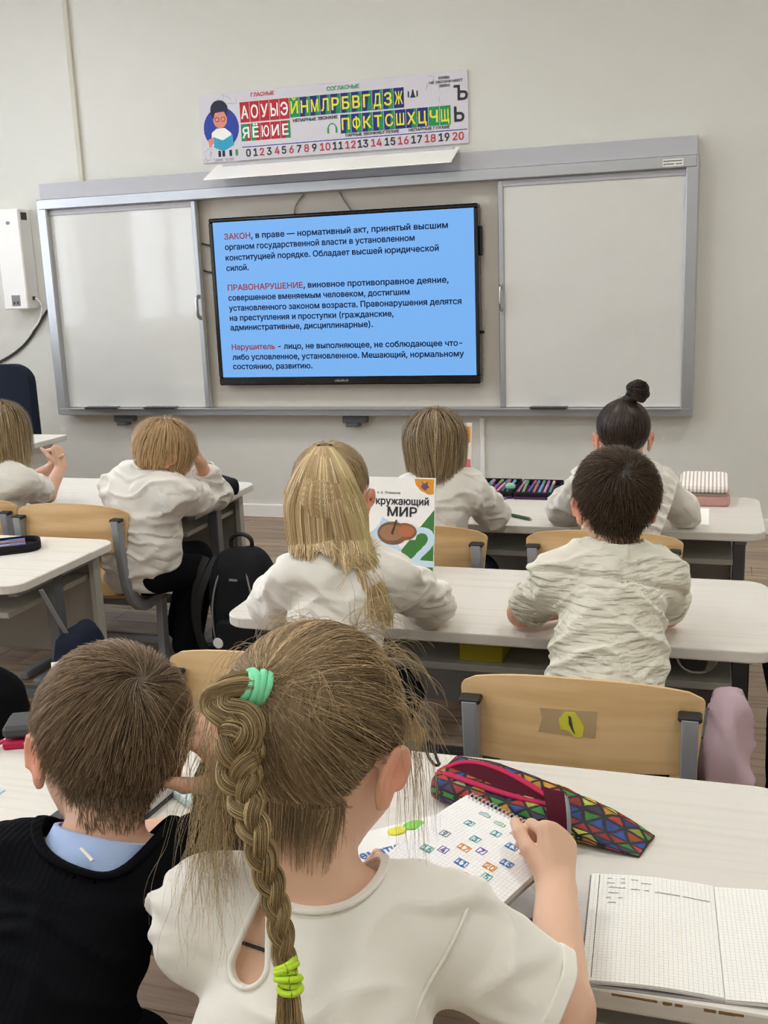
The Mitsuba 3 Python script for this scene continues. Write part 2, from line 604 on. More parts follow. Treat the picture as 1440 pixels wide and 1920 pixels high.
    for sx in (-1, 1):
        eye = trimesh.creation.icosphere(3, .0115 * s)
        ev = np.array(eye.vertices) / (.0115 * s)
        a = ev[:, 1]
        ec = np.where(a[:, None] > .97, lin('101010'), np.where(a[:, None] > .86, lin('5d6f7a'), lin('f2efec')))
        part(key, 'eye', moved(eye, hr, C + hr @ V(.030 * sx, .0735, .006) * s), 'm_eye', smooth=True, color=ec)
    # ---- shirt
    gs = loose
    o.loose = loose
    so = union(torso(gs))
    sf = sleeve_end or [None, None]

    def sleeve_shape(i):
        t = sleeve[i]
        r = sleeve_r[i]
        if t <= 1:
            return [cone(S[i], S[i] + (E[i] - S[i]) * t, .050, r)]
        return [cone(S[i], E[i], .047, r), cone(E[i], E[i] + (W[i] - E[i]) * (t - 1), r, r * .76)]
    sl = [union(sleeve_shape(i), .02) for i in (0, 1)]
    ends = []
    for i in (0, 1):
        t = sleeve[i]
        e, dd = (S[i] + (E[i] - S[i]) * t, unit(E[i] - S[i])) if t <= 1 else (E[i] + (W[i] - E[i]) * (t - 1), unit(W[i] - E[i]))
        ends.append((e - dd * .004, dd))
    hemz = PV + up * hem
    ncut = N + up * (neck_cut + .030)
    nax = unit(C + hr @ V(0, -.03, -.03) - N)

    nhole = cone(N - nax * .012 + fwd * .004, N + nax * .14, neck_r)

    def shirt_f(p):
        d = so(p)
        for i in (0, 1):
            e, dd = ends[i]
            a = sl[i](p)
            w = p - e.astype(np.float32)
            a = np.maximum(a, np.minimum(w @ dd.astype(np.float32), .10 - np.sqrt((w ** 2).sum(1))))
            d = smin(d, a, .022)
        d = np.maximum(d, -nhole(p))
        d = np.maximum(d, -(p - hemz.astype(np.float32)) @ up.astype(np.float32))
        if hollow:
            d = np.maximum(d, -hollow(p))
        return d
    pts = np.array([N + .1, N - .1, *(x + V(*k) * .075 for y in (S, [x[0] for x in ends], E, [PV]) for x in y for k in ((1, 1, 1), (-1, -1, -1)))])
    sm = smoothed(nets(shirt_f, pts.min(0) - .04, pts.max(0) + .04, h), 2)
    v, nrm = np.array(sm.vertices), np.array(sm.vertex_normals)
    q = (v - PV) @ B
    warp = meshkit.fbm(q * 9 + seed * 7.3, 2) * .5
    u = q[:, 0] * 1.0 + q[:, 2] * .55 * np.tanh(q[:, 0] / .05)
    f1 = meshkit.noise(np.c_[u * fold_f * .55 + warp * 3, q[:, 1] * 6 + seed, q[:, 2] * fold_f + warp * 5])
    f2 = meshkit.noise(np.c_[q[:, 0] * fold_f * .8 - q[:, 2] * 8, q[:, 1] * 9 + 3 * seed, q[:, 2] * fold_f * 1.9 + warp * 6])
    d = np.exp(-((f1 - .5) / .11) ** 2) + .7 * np.exp(-((f2 - .5) / .09) ** 2) + .8 * (meshkit.noise(q * 12 + seed) - .5)
    if yoke:
        yk = q[:, 2] - yoke - .35 * np.abs(q[:, 0]) * .3
        d = d + .55 * np.clip(yk / .006 + .5, 0, 1) * (q[:, 1] < .02) - .8 * np.exp(-((yk + .005) / .004) ** 2) * (q[:, 1] < .02)
    wf = np.clip((nhole(v.astype(np.float32)) - .002) / .03, 0, 1)
    if hollow:
        wf = wf * np.clip((hollow(v.astype(np.float32)) - .004) / .03, 0, 1)
    sm.vertices = v + nrm * (fold * (d - .5) * wf)[:, None]
    o.shirt = part(key, 'shirt', sm, shirt, smooth=True)
    o.shirt_f = shirt_f
    for i in (0, 1):
        e, dd = ends[i]
        rad = sleeve_r[i] * (1 if sleeve[i] <= 1 else .76) + .0005
        a1 = unit(np.cross(dd, fwd))
        a2 = np.cross(dd, a1)
        aa = np.linspace(0, 2 * np.pi, 49)
        pth = e - dd * .004 + (np.cos(aa)[:, None] * a1 + np.sin(aa)[:, None] * a2) * (rad + .0012 * np.sin(aa * 7 + i))[:, None]
        part(key, 'cuff', sweep(pth, rrect(.0045, .015, .002), up=dd), shirt, smooth=40)
    # ---- lower body
    def low_f(p):
        d = ell(PV + up * .02, (rx + .006, .100, .115), B)(p)
        for i in (0, 1):
            hp = PV + right * (.058 if i else -.058)
            d = smin(d, cone(hp, K[i], .074, .054)(p), .03)
            if legs == 'trousers':
                d = smin(d, cone(K[i], A[i] + V(0, 0, .02), .056, .050)(p), .02)
        if legs == 'skirt':
            d = smin(d, cone(PV, (K[0] + K[1]) / 2, .10, .085)(p), .05)
        return np.maximum(d, V(0, 0, .035)[2] - p[:, 2])
    pts = np.array([x + V(*k) * .12 for x in (PV, *K, *A) for k in ((1, 1, 1), (-1, -1, -1))])
    lm = smoothed(nets(low_f, pts.min(0), pts.max(0), .009), 2)
    part(key, legs, lm, lower, smooth=True)
    for i in (0, 1):
        fd = unit((K[i] - PV) * V(1, 1, 0))
        sh = union([cone(A[i] + V(0, 0, -.012), A[i] + fd * .105 + V(0, 0, -.026), .034, .027)], .01)
        fn = lambda p, sh=sh: np.maximum(sh(p), .004 - p[:, 2])
        part(key, 'shoe', nets(fn, A[i] - .16, A[i] + .16, .008), shoes, smooth=True)
    return o


# ---------------------------------------------------------------- hair
def skull_grad(o, p):
    e = .002
    p = p.astype(np.float32)
    d = o.skull(p)
    g = np.stack([o.skull(p + V(*k).astype(np.float32) * e) - d for k in ((1, 0, 0), (0, 1, 0), (0, 0, 1))], 1)
    return d, unit(g)


def roots(o, n, nape=-.055, seed=1, front=0.0, soft=.006):
    r = np.random.default_rng(seed)
    m = int(n * 2.6)
    i = np.arange(m) + .5
    ph = np.arccos(1 - 2 * i / m) + r.normal(0, .012, m)
    th = np.pi * (1 + 5 ** .5) * i + r.normal(0, .012, m)
    d = np.stack([np.sin(ph) * np.cos(th), np.sin(ph) * np.sin(th), np.cos(ph)], 1)
    q = V(0, -.010, .028) + d * V(.072, .090, .077)
    ok = q[:, 2] > hairline(q[:, 1] + front, nape) + r.normal(0, soft, m) * (q[:, 1] < .0) + r.normal(0, .003, m)
    q = q[ok]
    r.shuffle(q)
    return q[:n]


def grow(o, q, dirf, length, steps, off, inertia=.5, stiff=0., collide=None, coff=.004, lift=0.):
    """strands from local roots q; dirf(local points, 0..1, index) -> local direction"""
    p = o.C + (q * o.s) @ o.R.T
    d, g = skull_grad(o, p)
    p = p - g * d[:, None] + g * .0010
    n = len(q)
    length = np.broadcast_to(length, (n,))
    off = np.broadcast_to(off, (n,))
    out, nr = [p], [g]
    prev = None
    for k in range(1, steps):
        t = k / (steps - 1)
        ql = (p - o.C) @ o.R / o.s
        w = unit(dirf(ql, t) @ o.R.T)
        if prev is not None:
            w = unit(w * (1 - inertia) + prev * inertia)
        p = p + w * (length / (steps - 1))[:, None]
        d, g = skull_grad(o, p)
        want = off * (.4 + .6 * min(1, t * 2.0)) + lift * t * t
        push = np.clip(want - d, 0, None)
        p = p + g * push[:, None]
        if collide is not None:
            pf = p.astype(np.float32)
            c = collide(pf)
            gg = unit(np.stack([collide(pf + V(*a).astype(np.float32) * .003) - c for a in ((1, 0, 0), (0, 1, 0), (0, 0, 1))], 1))
            pc = np.clip(coff + off - c, 0, None)
            p = p + gg * pc[:, None]
            g = np.where((c < d)[:, None], gg, g)
        prev = unit(p - out[-1])
        out.append(p)
        nr.append(g)
    return np.stack(out, 1), np.stack(nr, 1)


def strand_mesh(X, Nn, w, cols, tip=.35, sides=3, gradient=None, root=1.0):
    """X (n,k,3) strands as thin tubes of width w; cols (n,3) linear colours"""
    n, k, _ = X.shape
    t = unit(np.gradient(X, axis=1))
    b = unit(np.cross(t, Nn))
    nn = np.cross(b, t)
    u = np.linspace(0, 1, k)
    rad = (np.asarray(w).reshape(-1, 1) * ((1 - (1 - tip) * u ** 2) * np.clip(root + (1 - root) * u / .3, 0, 1))[None]) / 2
    if sides == 2:
        off = np.stack([b, -b], 2)
    else:
        a = np.pi / 2 + np.arange(sides) * 2 * np.pi / sides
        off = np.cos(a)[None, None, :, None] * b[:, :, None] + np.sin(a)[None, None, :, None] * nn[:, :, None]
    v = X[:, :, None] + off * rad[:, :, None, None]
    m = off.shape[2]
    i, j = np.meshgrid(np.arange(k - 1), np.arange(m if m > 2 else 1), indexing='ij')
    qd = np.stack([i * m + j, i * m + (j + 1) % m, (i + 1) * m + (j + 1) % m, (i + 1) * m + j], -1).reshape(-1, 4)
    f1 = np.vstack([qd[:, [0, 1, 2]], qd[:, [0, 2, 3]]])
    f = (f1[None] + (np.arange(n) * k * m)[:, None, None]).reshape(-1, 3)
    c = np.repeat(np.repeat(cols[:, None, None], k, 1), m, 2)
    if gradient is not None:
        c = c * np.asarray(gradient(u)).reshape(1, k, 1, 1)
    return v.reshape(-1, 3), f, c.reshape(-1, 3)


def tones(n, a, b, seed, sd=.12, light=None, pl=.0):
    r = np.random.default_rng(seed)
    t = np.clip(r.normal(.5, .28, n), 0, 1)[:, None]
    c = np.array(lin(a)) * (1 - t) + np.array(lin(b)) * t
    c = c * np.exp(r.normal(0, sd, n))[:, None]
    if light:
        pick = (r.random(n) < pl)[:, None]
        c = np.where(pick, np.array(lin(light)) * np.exp(r.normal(0, .1, n))[:, None], c)
    return c


def cap(o, off, color, nape=-.055, front=0., h=.004):
    """the mass of hair under the strands"""
    def f(p):
        q = (p - o.C.astype(np.float32)) @ o.R.astype(np.float32) / o.s
        zl = hairline(q[:, 1] + front, nape)
        k = np.clip((q[:, 2] - zl) / .030, 0, 1)
        return np.maximum(SKULL(q) * o.s - (off * .35 + .003) * k ** .7 + .003, (zl - q[:, 2]) * .7)
    m = smoothed(nets(f, o.C - .13, o.C + .13, h), 2)
    v = np.array(m.vertices)
    q = (v - o.C) @ o.R / o.s
    w = np.clip((q[:, 2] - hairline(q[:, 1] + front, nape)) / .022, 0, 1)[:, None] ** 1.2
    w = np.where(q[:, 1:2] > .03, 1, w)
    return v, np.array(m.faces), np.array(lin(color)) * w + np.array(lin('a98468')) * (1 - w)


def hair(o, pieces, name='hair', m='m_hair'):
    V_, F_, C_, k = [], [], [], 0
    for v, f, c in pieces:
        V_.append(v)
        F_.append(f + k)
        C_.append(c)
        k += len(v)
    part(o.key, name, (np.vstack(V_), np.vstack(F_)), m, smooth=True, color=np.vstack(C_))


def away_from(w, swirl=.5, down=.35, messy=0., seed=3):
    w = unit(V(*w) - V(0, -.01, .028))
    r = np.random.default_rng(seed)

    def f(q, t):
        u = unit(q - V(0, -.01, .028))
        a = u - w
        a = a - u * (a * u).sum(1, keepdims=True)
        a = unit(a)
        a = a + swirl * np.cross(u, a) * np.exp(-3 * np.linalg.norm(u - w, axis=1, keepdims=True)) + V(0, 0, -down)
        if messy:
            a = a + messy * (np.stack([meshkit.noise(u * 7 + 11 * k + seed) for k in range(3)], 1) - .5) * 2
        return a
    return f


def ring_band(N, ax, fw, r0, r1, h, th, n=40, squash=.86, arc=(0, 360), dip=0.):
    """a band round the neck: radius r0 at the foot, r1 at the upper rim"""
    ax = unit(ax)
    sd = unit(np.cross(fw, ax))
    fw = np.cross(ax, sd)
    full = arc[1] - arc[0] >= 360
    a = np.radians(np.linspace(arc[0], arc[1], n, endpoint=not full))
    c, s_ = np.cos(a)[:, None], np.sin(a)[:, None]
    rows = []
    for r, z in ((r0, 0), (r1, h), (r1 - th, h + th * .2), (r0 - th, 0)):
        rows.append(N + r * c * sd + r * squash * s_ * fw + ax * (z - dip * s_ ** 2 * np.sign(s_)))
    v = np.stack(rows, 1).reshape(-1, 3)
    f = []
    for i in range(n if full else n - 1):
        j = (i + 1) % n
        for k in range(4):
            l = (k + 1) % 4
            f += [(i * 4 + k, j * 4 + k, j * 4 + l), (i * 4 + k, j * 4 + l, i * 4 + l)]
    if not full:
        f += [(0, 1, 2), (0, 2, 3), (n * 4 - 4, n * 4 - 2, n * 4 - 3), (n * 4 - 4, n * 4 - 1, n * 4 - 2)]
    m = tm(v, f)
    if m.volume < 0:
        m.invert()
    return m


def neck_points(o, n, z0, z1, half, seed):
    r = np.random.default_rng(seed)
    x, z = r.uniform(-half, half, n), z1 + (z0 - z1) * r.random(n) ** 2.4
    x = x * (1 - .35 * (z - z1) / (z0 - z1))
    p = o.C + (np.stack([x, np.full(n, -.13), z], 1) * o.s) @ o.R.T
    fd = o.R @ V(0, 1, 0)
    for _ in range(30):
        p = p + fd * (o.body(p.astype(np.float32)) * .9)[:, None]
    ok = ((p - o.C) @ o.R)[:, 1] / o.s < -.012
    return p[ok], np.stack([x, z], 1)[ok]


def nape_fuzz(o, n, z0, z1, half, L, a, b, seed, w=.0008, light=None, pl=0.):
    p, q = neck_points(o, n, z0, z1, half, seed)
    n = len(p)
    r = np.random.default_rng(seed + 1)
    d = np.stack([q[:, 0] * -3 + r.normal(0, .2, n), -.35 + r.normal(0, .12, n), np.full(n, -1.)], 1) @ o.R.T
    d = unit(d)
    LL = L * r.uniform(.5, 1.2, n) * np.interp(q[:, 1], [z0, z1], [.5, 1.1])
    X = np.stack([p + d * (LL * t)[:, None] - (o.R @ V(0, 1, 0)) * (.004 * t * (1 - t))[..., None] for t in np.linspace(0, 1, 5)], 1)
    return strand_mesh(X, np.broadcast_to(-(o.R @ V(0, 1, 0)), X.shape), w, tones(n, a, b, seed, .16, light, pl), .3, 3)


def nape_up(o, n, z0, half, tie, a, b, seed, w=.0008, off=.008, steps=10, light=None, pl=0.):
    p, q = neck_points(o, n, z0, -.040, half, seed)
    n = len(p)
    r = np.random.default_rng(seed + 1)
    x = q[:, 0]
    k = np.clip(1 - (x / .072) ** 2 - ((-.040 - .028) / .077) ** 2, .02, 1)
    base = np.stack([x, -.010 - .090 * np.sqrt(k), np.full(n, -.036)], 1)
    tv = V(*tie)
    jit = r.normal(0, .006, base.shape)
    X, N_ = grow(o, base, lambda p_, t: tv + jit - p_, np.linalg.norm(base - tv, axis=1) * 1.1 * o.s * r.uniform(.5, 1., n), steps, off * r.uniform(.4, 1.1, n), .35)
    lead = np.stack([p * (1 - t) + X[:, 0] * t + (o.R @ V(0, -1, 0)) * (.006 * t) for t in (0, .35, .7)], 1)
    X = np.concatenate([lead, X], 1)
    bk_ = o.R @ V(0, -1, 0)
    lift_ = r.uniform(.0015, .006, n)
    for k in range(1, 7):
        for _ in range(4):
            X[:, k] += bk_ * np.clip(lift_ - o.body(X[:, k].astype(np.float32)), 0, None)[:, None]
    N_ = np.concatenate([np.repeat(N_[:, :1], 3, 1), N_], 1)
    return strand_mesh(X, N_, w, tones(n, a, b, seed, .16, light, pl), .6, 3, root=.25)


def rim_band(o, m, r, w, th, name, label=None, lift=.0):
    nx = unit(o.C + o.R @ V(0, -.03, -.03) - o.N)
    e1 = unit(np.cross(nx, o.fwd))
    e2 = np.cross(nx, e1)
    a = np.linspace(0, 2 * np.pi, 73)
    p = o.N + o.fwd * .004 + nx * .11 + (np.cos(a)[:, None] * e1 + np.sin(a)[:, None] * e2) * r
    f = lambda q: o.torso(q) - o.loose
    for _ in range(60):
        p = p - nx * np.clip(f(p.astype(np.float32)) - lift, -.004, .02)[:, None] * .7
    for _ in range(3):
        p[1:-1] = p[1:-1] * .5 + (p[:-2] + p[2:]) * .25
    part(o.key, name, sweep(p, rrect(w, th, min(w, th) * .4), up=nx), m, label, smooth=40)


# ---------------------------------------------------------------- the room
WY = 5.14                       # front wall
X0, X1, Y0, HZ = -4.6, 2.3, -2.6, 3.1
struct('wall_front', cbox((X0 - .2, WY, -.1), (X1 + .2, WY + .15, HZ + .1)), 'm_wall')
struct('wall_right', cbox((X1, Y0, -.1), (X1 + .15, WY, HZ + .1)), 'm_wall')
struct('wall_back', cbox((X0, Y0 - .15, -.1), (X1, Y0, HZ + .1)), 'm_wall')
struct('ceiling', cbox((X0 - .2, Y0 - .2, HZ), (X1 + .2, WY + .2, HZ + .15)), 'm_ceiling')
# left wall with three windows
wins = [(-1.7, -.1), (.7, 2.3), (2.9, 4.5)]
segs = [(Y0, -1.7), (-.1, .7), (2.3, 2.9), (4.5, WY)]
struct('wall_left', cat(*[cbox((X0 - .25, a, -.1), (X0, b, HZ + .1)) for a, b in segs], *[cbox((X0 - .25, a, -.1), (X0, b, .95)) for a, b in wins],
                        *[cbox((X0 - .25, a, 2.75), (X0, b, HZ + .1)) for a, b in wins]), 'm_wall')
scene['m_pane'] = {'type': 'thindielectric'}
for k, (a, b) in enumerate(wins):
    fr = cat(cbox((X0 - .14, a, .95), (X0 - .08, b, 1.01)), cbox((X0 - .14, a, 2.69), (X0 - .08, b, 2.75)), cbox((X0 - .14, a, 1.01), (X0 - .08, a + .06, 2.69)),
             cbox((X0 - .14, b - .06, 1.01), (X0 - .08, b, 2.69)), cbox((X0 - .14, (a + b) / 2 - .04, 1.01), (X0 - .08, (a + b) / 2 + .04, 2.69)))
    w = struct(f'window_{k + 1}', fr, 'm_white')
    for s0, s1 in ((a + .06, (a + b) / 2 - .04), ((a + b) / 2 + .04, b - .06)):
        part(w, 'pane', cbox((X0 - .112, s0, 1.01), (X0 - .108, s1, 2.69), .0005), 'm_pane')
    part(w, 'sill', cbox((X0 - .08, a - .03, .92), (X0 + .18, b + .03, .95)), 'm_white')
struct('baseboard_front', cbox((X0, WY - .016, 0), (X1, WY, .075), .004), 'm_white')
struct('baseboard_right', cbox((X1 - .016, Y0, 0), (X1, WY - .016, .075), .004), 'm_white')
struct('baseboard_left', cbox((X0, Y0, 0), (X0 + .016, WY - .016, .075), .004), 'm_white')
struct('floor', cat(cbox((X0 - .2, Y0 - .2, -.1), (X1 + .2, WY + .1, -.012)), cbox((X0, Y0, -.012), (X1, .2, 0), .0005)), 'm_floor')
y, k = .2, 0
while y < WY - .01:
    off = .37 * ((k * 5) % 7) / 2.2
    xs = [X0] + [x for x in np.arange(X0 - 1.2 + off, X1, 1.2) if X0 + .1 < x < X1 - .1] + [X1]
    for a, b in zip(xs[:-1], xs[1:]):
        part('floor', 'plank', cbox((a + .0006, y + .0006, -.012), (b - .0006, min(y + .15, WY) - .0006, 0), .0012), 'm_floor')
    y += .15
    k += 1
# ceiling panels
for i, (cx, cy) in enumerate([(x, y) for y in (-1.3, 1.0, 3.3) for x in (-3.3, -1.3, .7)]):
    t = thing('ceiling_light', 'square white ceiling light panel above the desks', 'ceiling light', 'ceiling light panels')
    part(t, 'frame', cat(cbox((cx - .31, cy - .31, HZ - .03), (cx - .29, cy + .31, HZ)), cbox((cx + .29, cy - .31, HZ - .03), (cx + .31, cy + .31, HZ)),
                         cbox((cx - .29, cy - .31, HZ - .03), (cx + .29, cy - .29, HZ)), cbox((cx - .29, cy + .29, HZ - .03), (cx + .29, cy + .31, HZ))), 'm_white')
    part(t, 'diffuser', {'type': 'rectangle', 'to_world': T().translate([cx, cy, HZ - .02]).rotate([1, 0, 0], 180).scale([.29, .29, 1]), 'bsdf': {'type': 'ref', 'id': 'm_white'},
                         'emitter': {'type': 'area', 'radiance': {'type': 'rgb', 'value': list(PANEL)}}}, None)
struct('trim_1', cbox((-3.30, WY - .018, 1.835), (-3.272, WY, HZ), .002), mat('m_duct', 'c9c6ba', .7, .2))
single('cable_conduit', cbox((-1.103, WY - .016, .075), (-1.08, WY, .56), .002), 'm_white', 'thin white cable conduit running down the wall under the screen', 'conduit')

# ---------------------------------------------------------------- whiteboard
wb = thing('whiteboard', 'wide sliding whiteboard with aluminium frame mounted on the front wall', 'whiteboard')
part(wb, 'back_panel', cbox((-3.50, 5.118, .60), (-.09, 5.139, 1.76), .001), 'm_boardback')
part(wb, 'top_rail', cbox((-3.515, 5.062, 1.757), (-.075, 5.139, 1.840), .002), 'm_railgrey', 'flat light grey upper rail')
part(wb, 'top_bar', cbox((-3.515, 5.035, 1.703), (-.075, 5.139, 1.757), .004), 'm_alu')
part(wb, 'bottom_bar', cat(cbox((-3.515, 5.035, .580), (-.075, 5.139, .620), .004), cbox((-3.45, 5.02, .612), (-.13, 5.06, .620), .002)), 'm_alu')
for x0, x1 in ((-3.530, -3.468), (-.122, -.064)):
    part(wb, 'side_bar', cbox((x0, 5.038, .580), (x1, 5.139, 1.757), .006), 'm_alu')
for x0, x1, st in ((-3.468, -2.582, 1), (-.985, -.122, -1)):
    p = part(wb, 'sliding_panel', cbox((x0, 5.072, .622), (x1, 5.088, 1.703), .001), 'm_board', 'glossy white sliding writing panel')
    e = (x1 - .028, x1) if st > 0 else (x0, x0 + .028)
    part(p, 'stile', cbox((e[0], 5.062, .622), (e[1], 5.0885, 1.703), .004), 'm_alu')
    part(p, 'top_edge', cbox((x0, 5.064, 1.672), (x1, 5.0885, 1.700), .002), 'm_railgrey')
    hx = (e[0] + e[1]) / 2
    hp = spline([(hx, 5.062, 1.212), (hx, 5.035, 1.205), (hx, 5.028, 1.16), (hx, 5.035, 1.112), (hx, 5.062, 1.10)], 16)
    part(p, 'handle', sweep(hp, rrect(.022, .010, .004), up=(1, 0, 0)), 'm_chrome')
for x0, x1 in ((-3.328, -3.124), (-2.956, -2.759), (-.829, -.646)):
    part(wb, 'pen_clip', cat(cbox((x0, 4.995, .624), (x1, 5.045, .630), .002), cbox((x0 + .01, 4.993, .618), (x1 - .01, 5.0, .624), .001)), 'm_darkgrey', 'dark clip on the pen tray')
st = part(wb, 'maker_sticker', cbox((-.225, 5.0335, 1.712), (-.135, 5.0355, 1.743), .0004), 'm_white')
for k, (a, b) in enumerate(((-.222, -.140), (-.222, -.175), (-.168, -.14))):
    zz = 1.734 if k == 0 else 1.721
    part(st, 'print_line', cbox((a, 5.0328, zz - .003), (b, 5.0336, zz + .003), .0003), 'm_grey')
for x0, x1 in ((-3.20, -3.08), (-1.83, -1.70), (-.50, -.38)):
    part(wb, 'bracket', cat(cbox((x0, 5.085, .535), (x1, 5.139, .580), .004), cbox((x0 + .02, 5.075, .515), (x1 - .04, 5.139, .538), .004)), 'm_steeldark')

# ---------------------------------------------------------------- interactive screen
tv = thing('display_screen', 'large black-framed display showing blue slide with Russian text', 'screen')
part(tv, 'frame', cat(cbox((-2.503, 5.04, .742), (-1.078, 5.105, .784), .006), cbox((-2.503, 5.04, 1.584), (-1.078, 5.105, 1.604), .006), cbox((-2.503, 5.04, .784), (-2.482, 5.105, 1.584), .004),
                      cbox((-1.098, 5.04, .784), (-1.078, 5.105, 1.584), .004), cbox((-2.49, 5.06, .76), (-1.09, 5.112, 1.59))), 'm_blackgloss')
SX0, SX1, SZ0, SZ1 = -2.482, -1.098, .784, 1.584
disp = cbox((SX0, 5.047, SZ0), (SX1, 5.059, SZ1), .0005)
scr = part(tv, 'lit_panel', disp, 'm_black', 'glowing blue slide', emitter={'type': 'area', 'radiance': {'type': 'rgb', 'value': [.112, .275, .55]}})
mat('m_screentext', '1c2f55', .6, .1)
mat('m_screenred', 'a14a58', .6, .1)
LINES = [(.045, .092, .907, '', 'ЗАКОН, в праве — нормативный акт, принятый высшим', 5), (.045, .157, .785, '', 'органом государственной власти в установленном', 0),
         (.045, .224, .872, '', 'конституцией порядке. Обладает высшей юридической', 0), (.045, .290, .137, '', 'силой.', 0),
         (.045, .415, .905, '', 'ПРАВОНАРУШЕНИЕ, виновное противоправное деяние,', 14), (.045, .480, .760, '', 'совершенное вменяемым человеком, достигшим', 0),
         (.045, .546, .950, '', 'установленного законом возраста. Правонарушения делятся', 0), (.045, .610, .697, '', 'на преступления и проступки (гражданские,', 0),
         (.045, .672, .617, '', 'административные, дисциплинарные).', 0), (.045, .800, .950, '', 'Нарушитель - лицо, не выполняющее, не соблюдающее что-', 10),
         (.045, .866, .955, '', 'либо условленное, установленное. Мешающий, нормальному', 0), (.045, .928, .372, '', 'состоянию, развитию.', 0)]
sw, shh = SX1 - SX0, SZ1 - SZ0
for u0, v, u1, _, s, red in LINES:
    full = text(s, .029, True, .0006)
    k = (u1 - u0) * sw / full.bounds[1, 0]
    M = frame_from((SX0 + u0 * sw, 5.0465, SZ1 - v * shh - .014), (1, 0, 0), (0, 0, 1))
    if red:
        head_w = text(s[:red], .029, True, .0006)
        cut = head_w.bounds[1, 0]
        rest = text(s[red:], .029, True, .0006)
        rest.vertices += [full.bounds[1, 0] - rest.bounds[1, 0], 0, 0]
        for mm, mt in ((head_w, 'm_screenred'), (rest, 'm_screentext')):
            mm.apply_scale([k, 1, 1])
            part(scr, 'text_line', onto(mm, M), mt)
    else:
        full.apply_scale([k, 1, 1])
        part(scr, 'text_line', onto(full, M), 'm_screentext')
part(tv, 'maker_mark', cat(*[cbox((-1.845 + k * .0085, 5.0392, .758), (-1.845 + k * .0085 + .0065, 5.0402, .766 + .002 * (k % 3)), .0002) for k in range(9)]), 'm_grey')
part(tv, 'side_module', cbox((-1.0785, 5.06, 1.36), (-1.066, 5.10, 1.50), .004), 'm_black')
part(tv, 'side_plug', cbox((-1.0785, 5.07, .985), (-1.062, 5.085, 1.0), .003), 'm_black')
for xa, xb in (((-2.05, 1.606), (-1.99, 1.70)), ((-1.72, 1.606), (-1.80, 1.70))):
    part(tv, 'hanging_wire', tube(spline([(xa[0], 5.11, xa[1] - .02), ((xa[0] + xb[0]) / 2 - .012, 5.108, 1.655), (xb[0], 5.112, xb[1])], 10), .0035), 'm_grey')
for zz in (1.475, 1.335):
    part(tv, 'side_wire', tube(spline([(-2.585, 5.112, zz + .012), (-2.54, 5.105, zz), (-2.495, 5.09, zz - .002)], 8), .004), 'm_darkgrey')

# ---------------------------------------------------------------- alphabet poster and the lamp hood under it
PX0, PX1, PZ0, PZ1, PY = -2.552, -1.134, 1.889, 2.220, 5.128
po = thing('alphabet_poster', 'long alphabet poster with coloured letter tiles and numbers above the board', 'poster')
part(po, 'sheet', cbox((PX0, PY, PZ0), (PX1, WY - .001, PZ1), .001), 'm_posterwhite' if False else mat('m_poster', 'cfcbd2', .45, .4))
for k, c in dict(red='b3262f', green='1f8a57', blue='1c2a73', yellow='e3dc3a', dark='2b2b33', navy='2c3f9c', skin='d98c78', hairdark='1e2238', cyan='2f9fc0', grey='a9a7ae', greentext='3b8f5d', redtext='b8404a').items():
    mat('m_p_' + k, c, .5, .3)
pu = lambda u: PX0 + u * (PX1 - PX0)
pv = lambda v: PZ1 - v * (PZ1 - PZ0)


def flat(poly, m, name, y=.0006, parent=None):
    """a flat printed shape on the poster, poly in poster u, v"""
    xy = [(pu(a), pv(b)) for a, b in poly]
    g = trimesh.creation.extrude_polygon(Polygon(xy), .0004, engine='earcut')
    return part(parent or po, name, onto(g, frame_from((0, PY - y, 0), (1, 0, 0), (0, 0, 1))), m)


def ptext(s, u, v, h, m, width=None, parent=None, name='printed_text', y=.0018, bold=True):
    t = text(s, h * (PZ1 - PZ0), bold, .0004, width * (PX1 - PX0) if width else None)
    return part(parent or po, name, onto(t, frame_from((pu(u), PY - y, pv(v)), (1, 0, 0), (0, 0, 1))), m)


def tile(ch, u, v0, v1, w, left, right, ink):
    k = flat([(u, v0), (u + w, v0), (u + w, v1), (u, v1)], 'm_p_' + left, 'letter_tile')
    if right != left:
        flat([(u + w * .5, v1), (u + w, v1), (u + w, v0), (u + w * .75, v0)], 'm_p_' + right, 'colour_half', .0011, k)
    t = text(ch, (v1 - v0) * .62 * (PZ1 - PZ0), True, .0004)
    b = t.bounds[1, 0]
    maxw = w * .78 * (PX1 - PX0)
    if b > maxw:
        t.apply_scale([maxw / b, 1, 1])
        b = maxw
    part(k, 'letter', onto(t, frame_from((pu(u + w / 2) - b / 2, PY - .0020, pv(v1 - (v1 - v0) * .19)), (1, 0, 0), (0, 0, 1))), ink)


for i, c in enumerate('АОУЫЭ'):
    tile(c, .162 + i * .0385, .15, .445, .0365, 'red', 'red', 'm_white')
for i, c in enumerate('ЯЁЮИЕ'):
    tile(c, .162 + i * .0385, .47, .72, .0365, 'green' if c in 'ЯЁ' else 'red', 'red' if c not in 'ИЕ' else ('green' if c == 'Е' else 'red'), 'm_white')
for i, c in enumerate('ЙНМЛРБВГДЗЖ'):
    tile(c, .3545 + i * .0385, .155, .435, .0365, 'green' if c == 'Й' else 'blue', 'blue' if c == 'Ж' else 'green', 'm_p_yellow')
for i, c in enumerate('ПФКТСШХЦЧЩ'):
    tile(c, .543 + i * .0398, .46, .725, .0378, 'green' if c in 'ЧЩ' else 'blue', 'blue' if c in 'ШЦ' else 'green', 'm_p_yellow')
ptext('Ъ', .951, .40, .20, 'm_p_dark')
ptext('Ь', .951, .69, .20, 'm_p_dark')
ptext('ГЛАСНЫЕ', .208, .085, .055, 'm_p_redtext', .090)
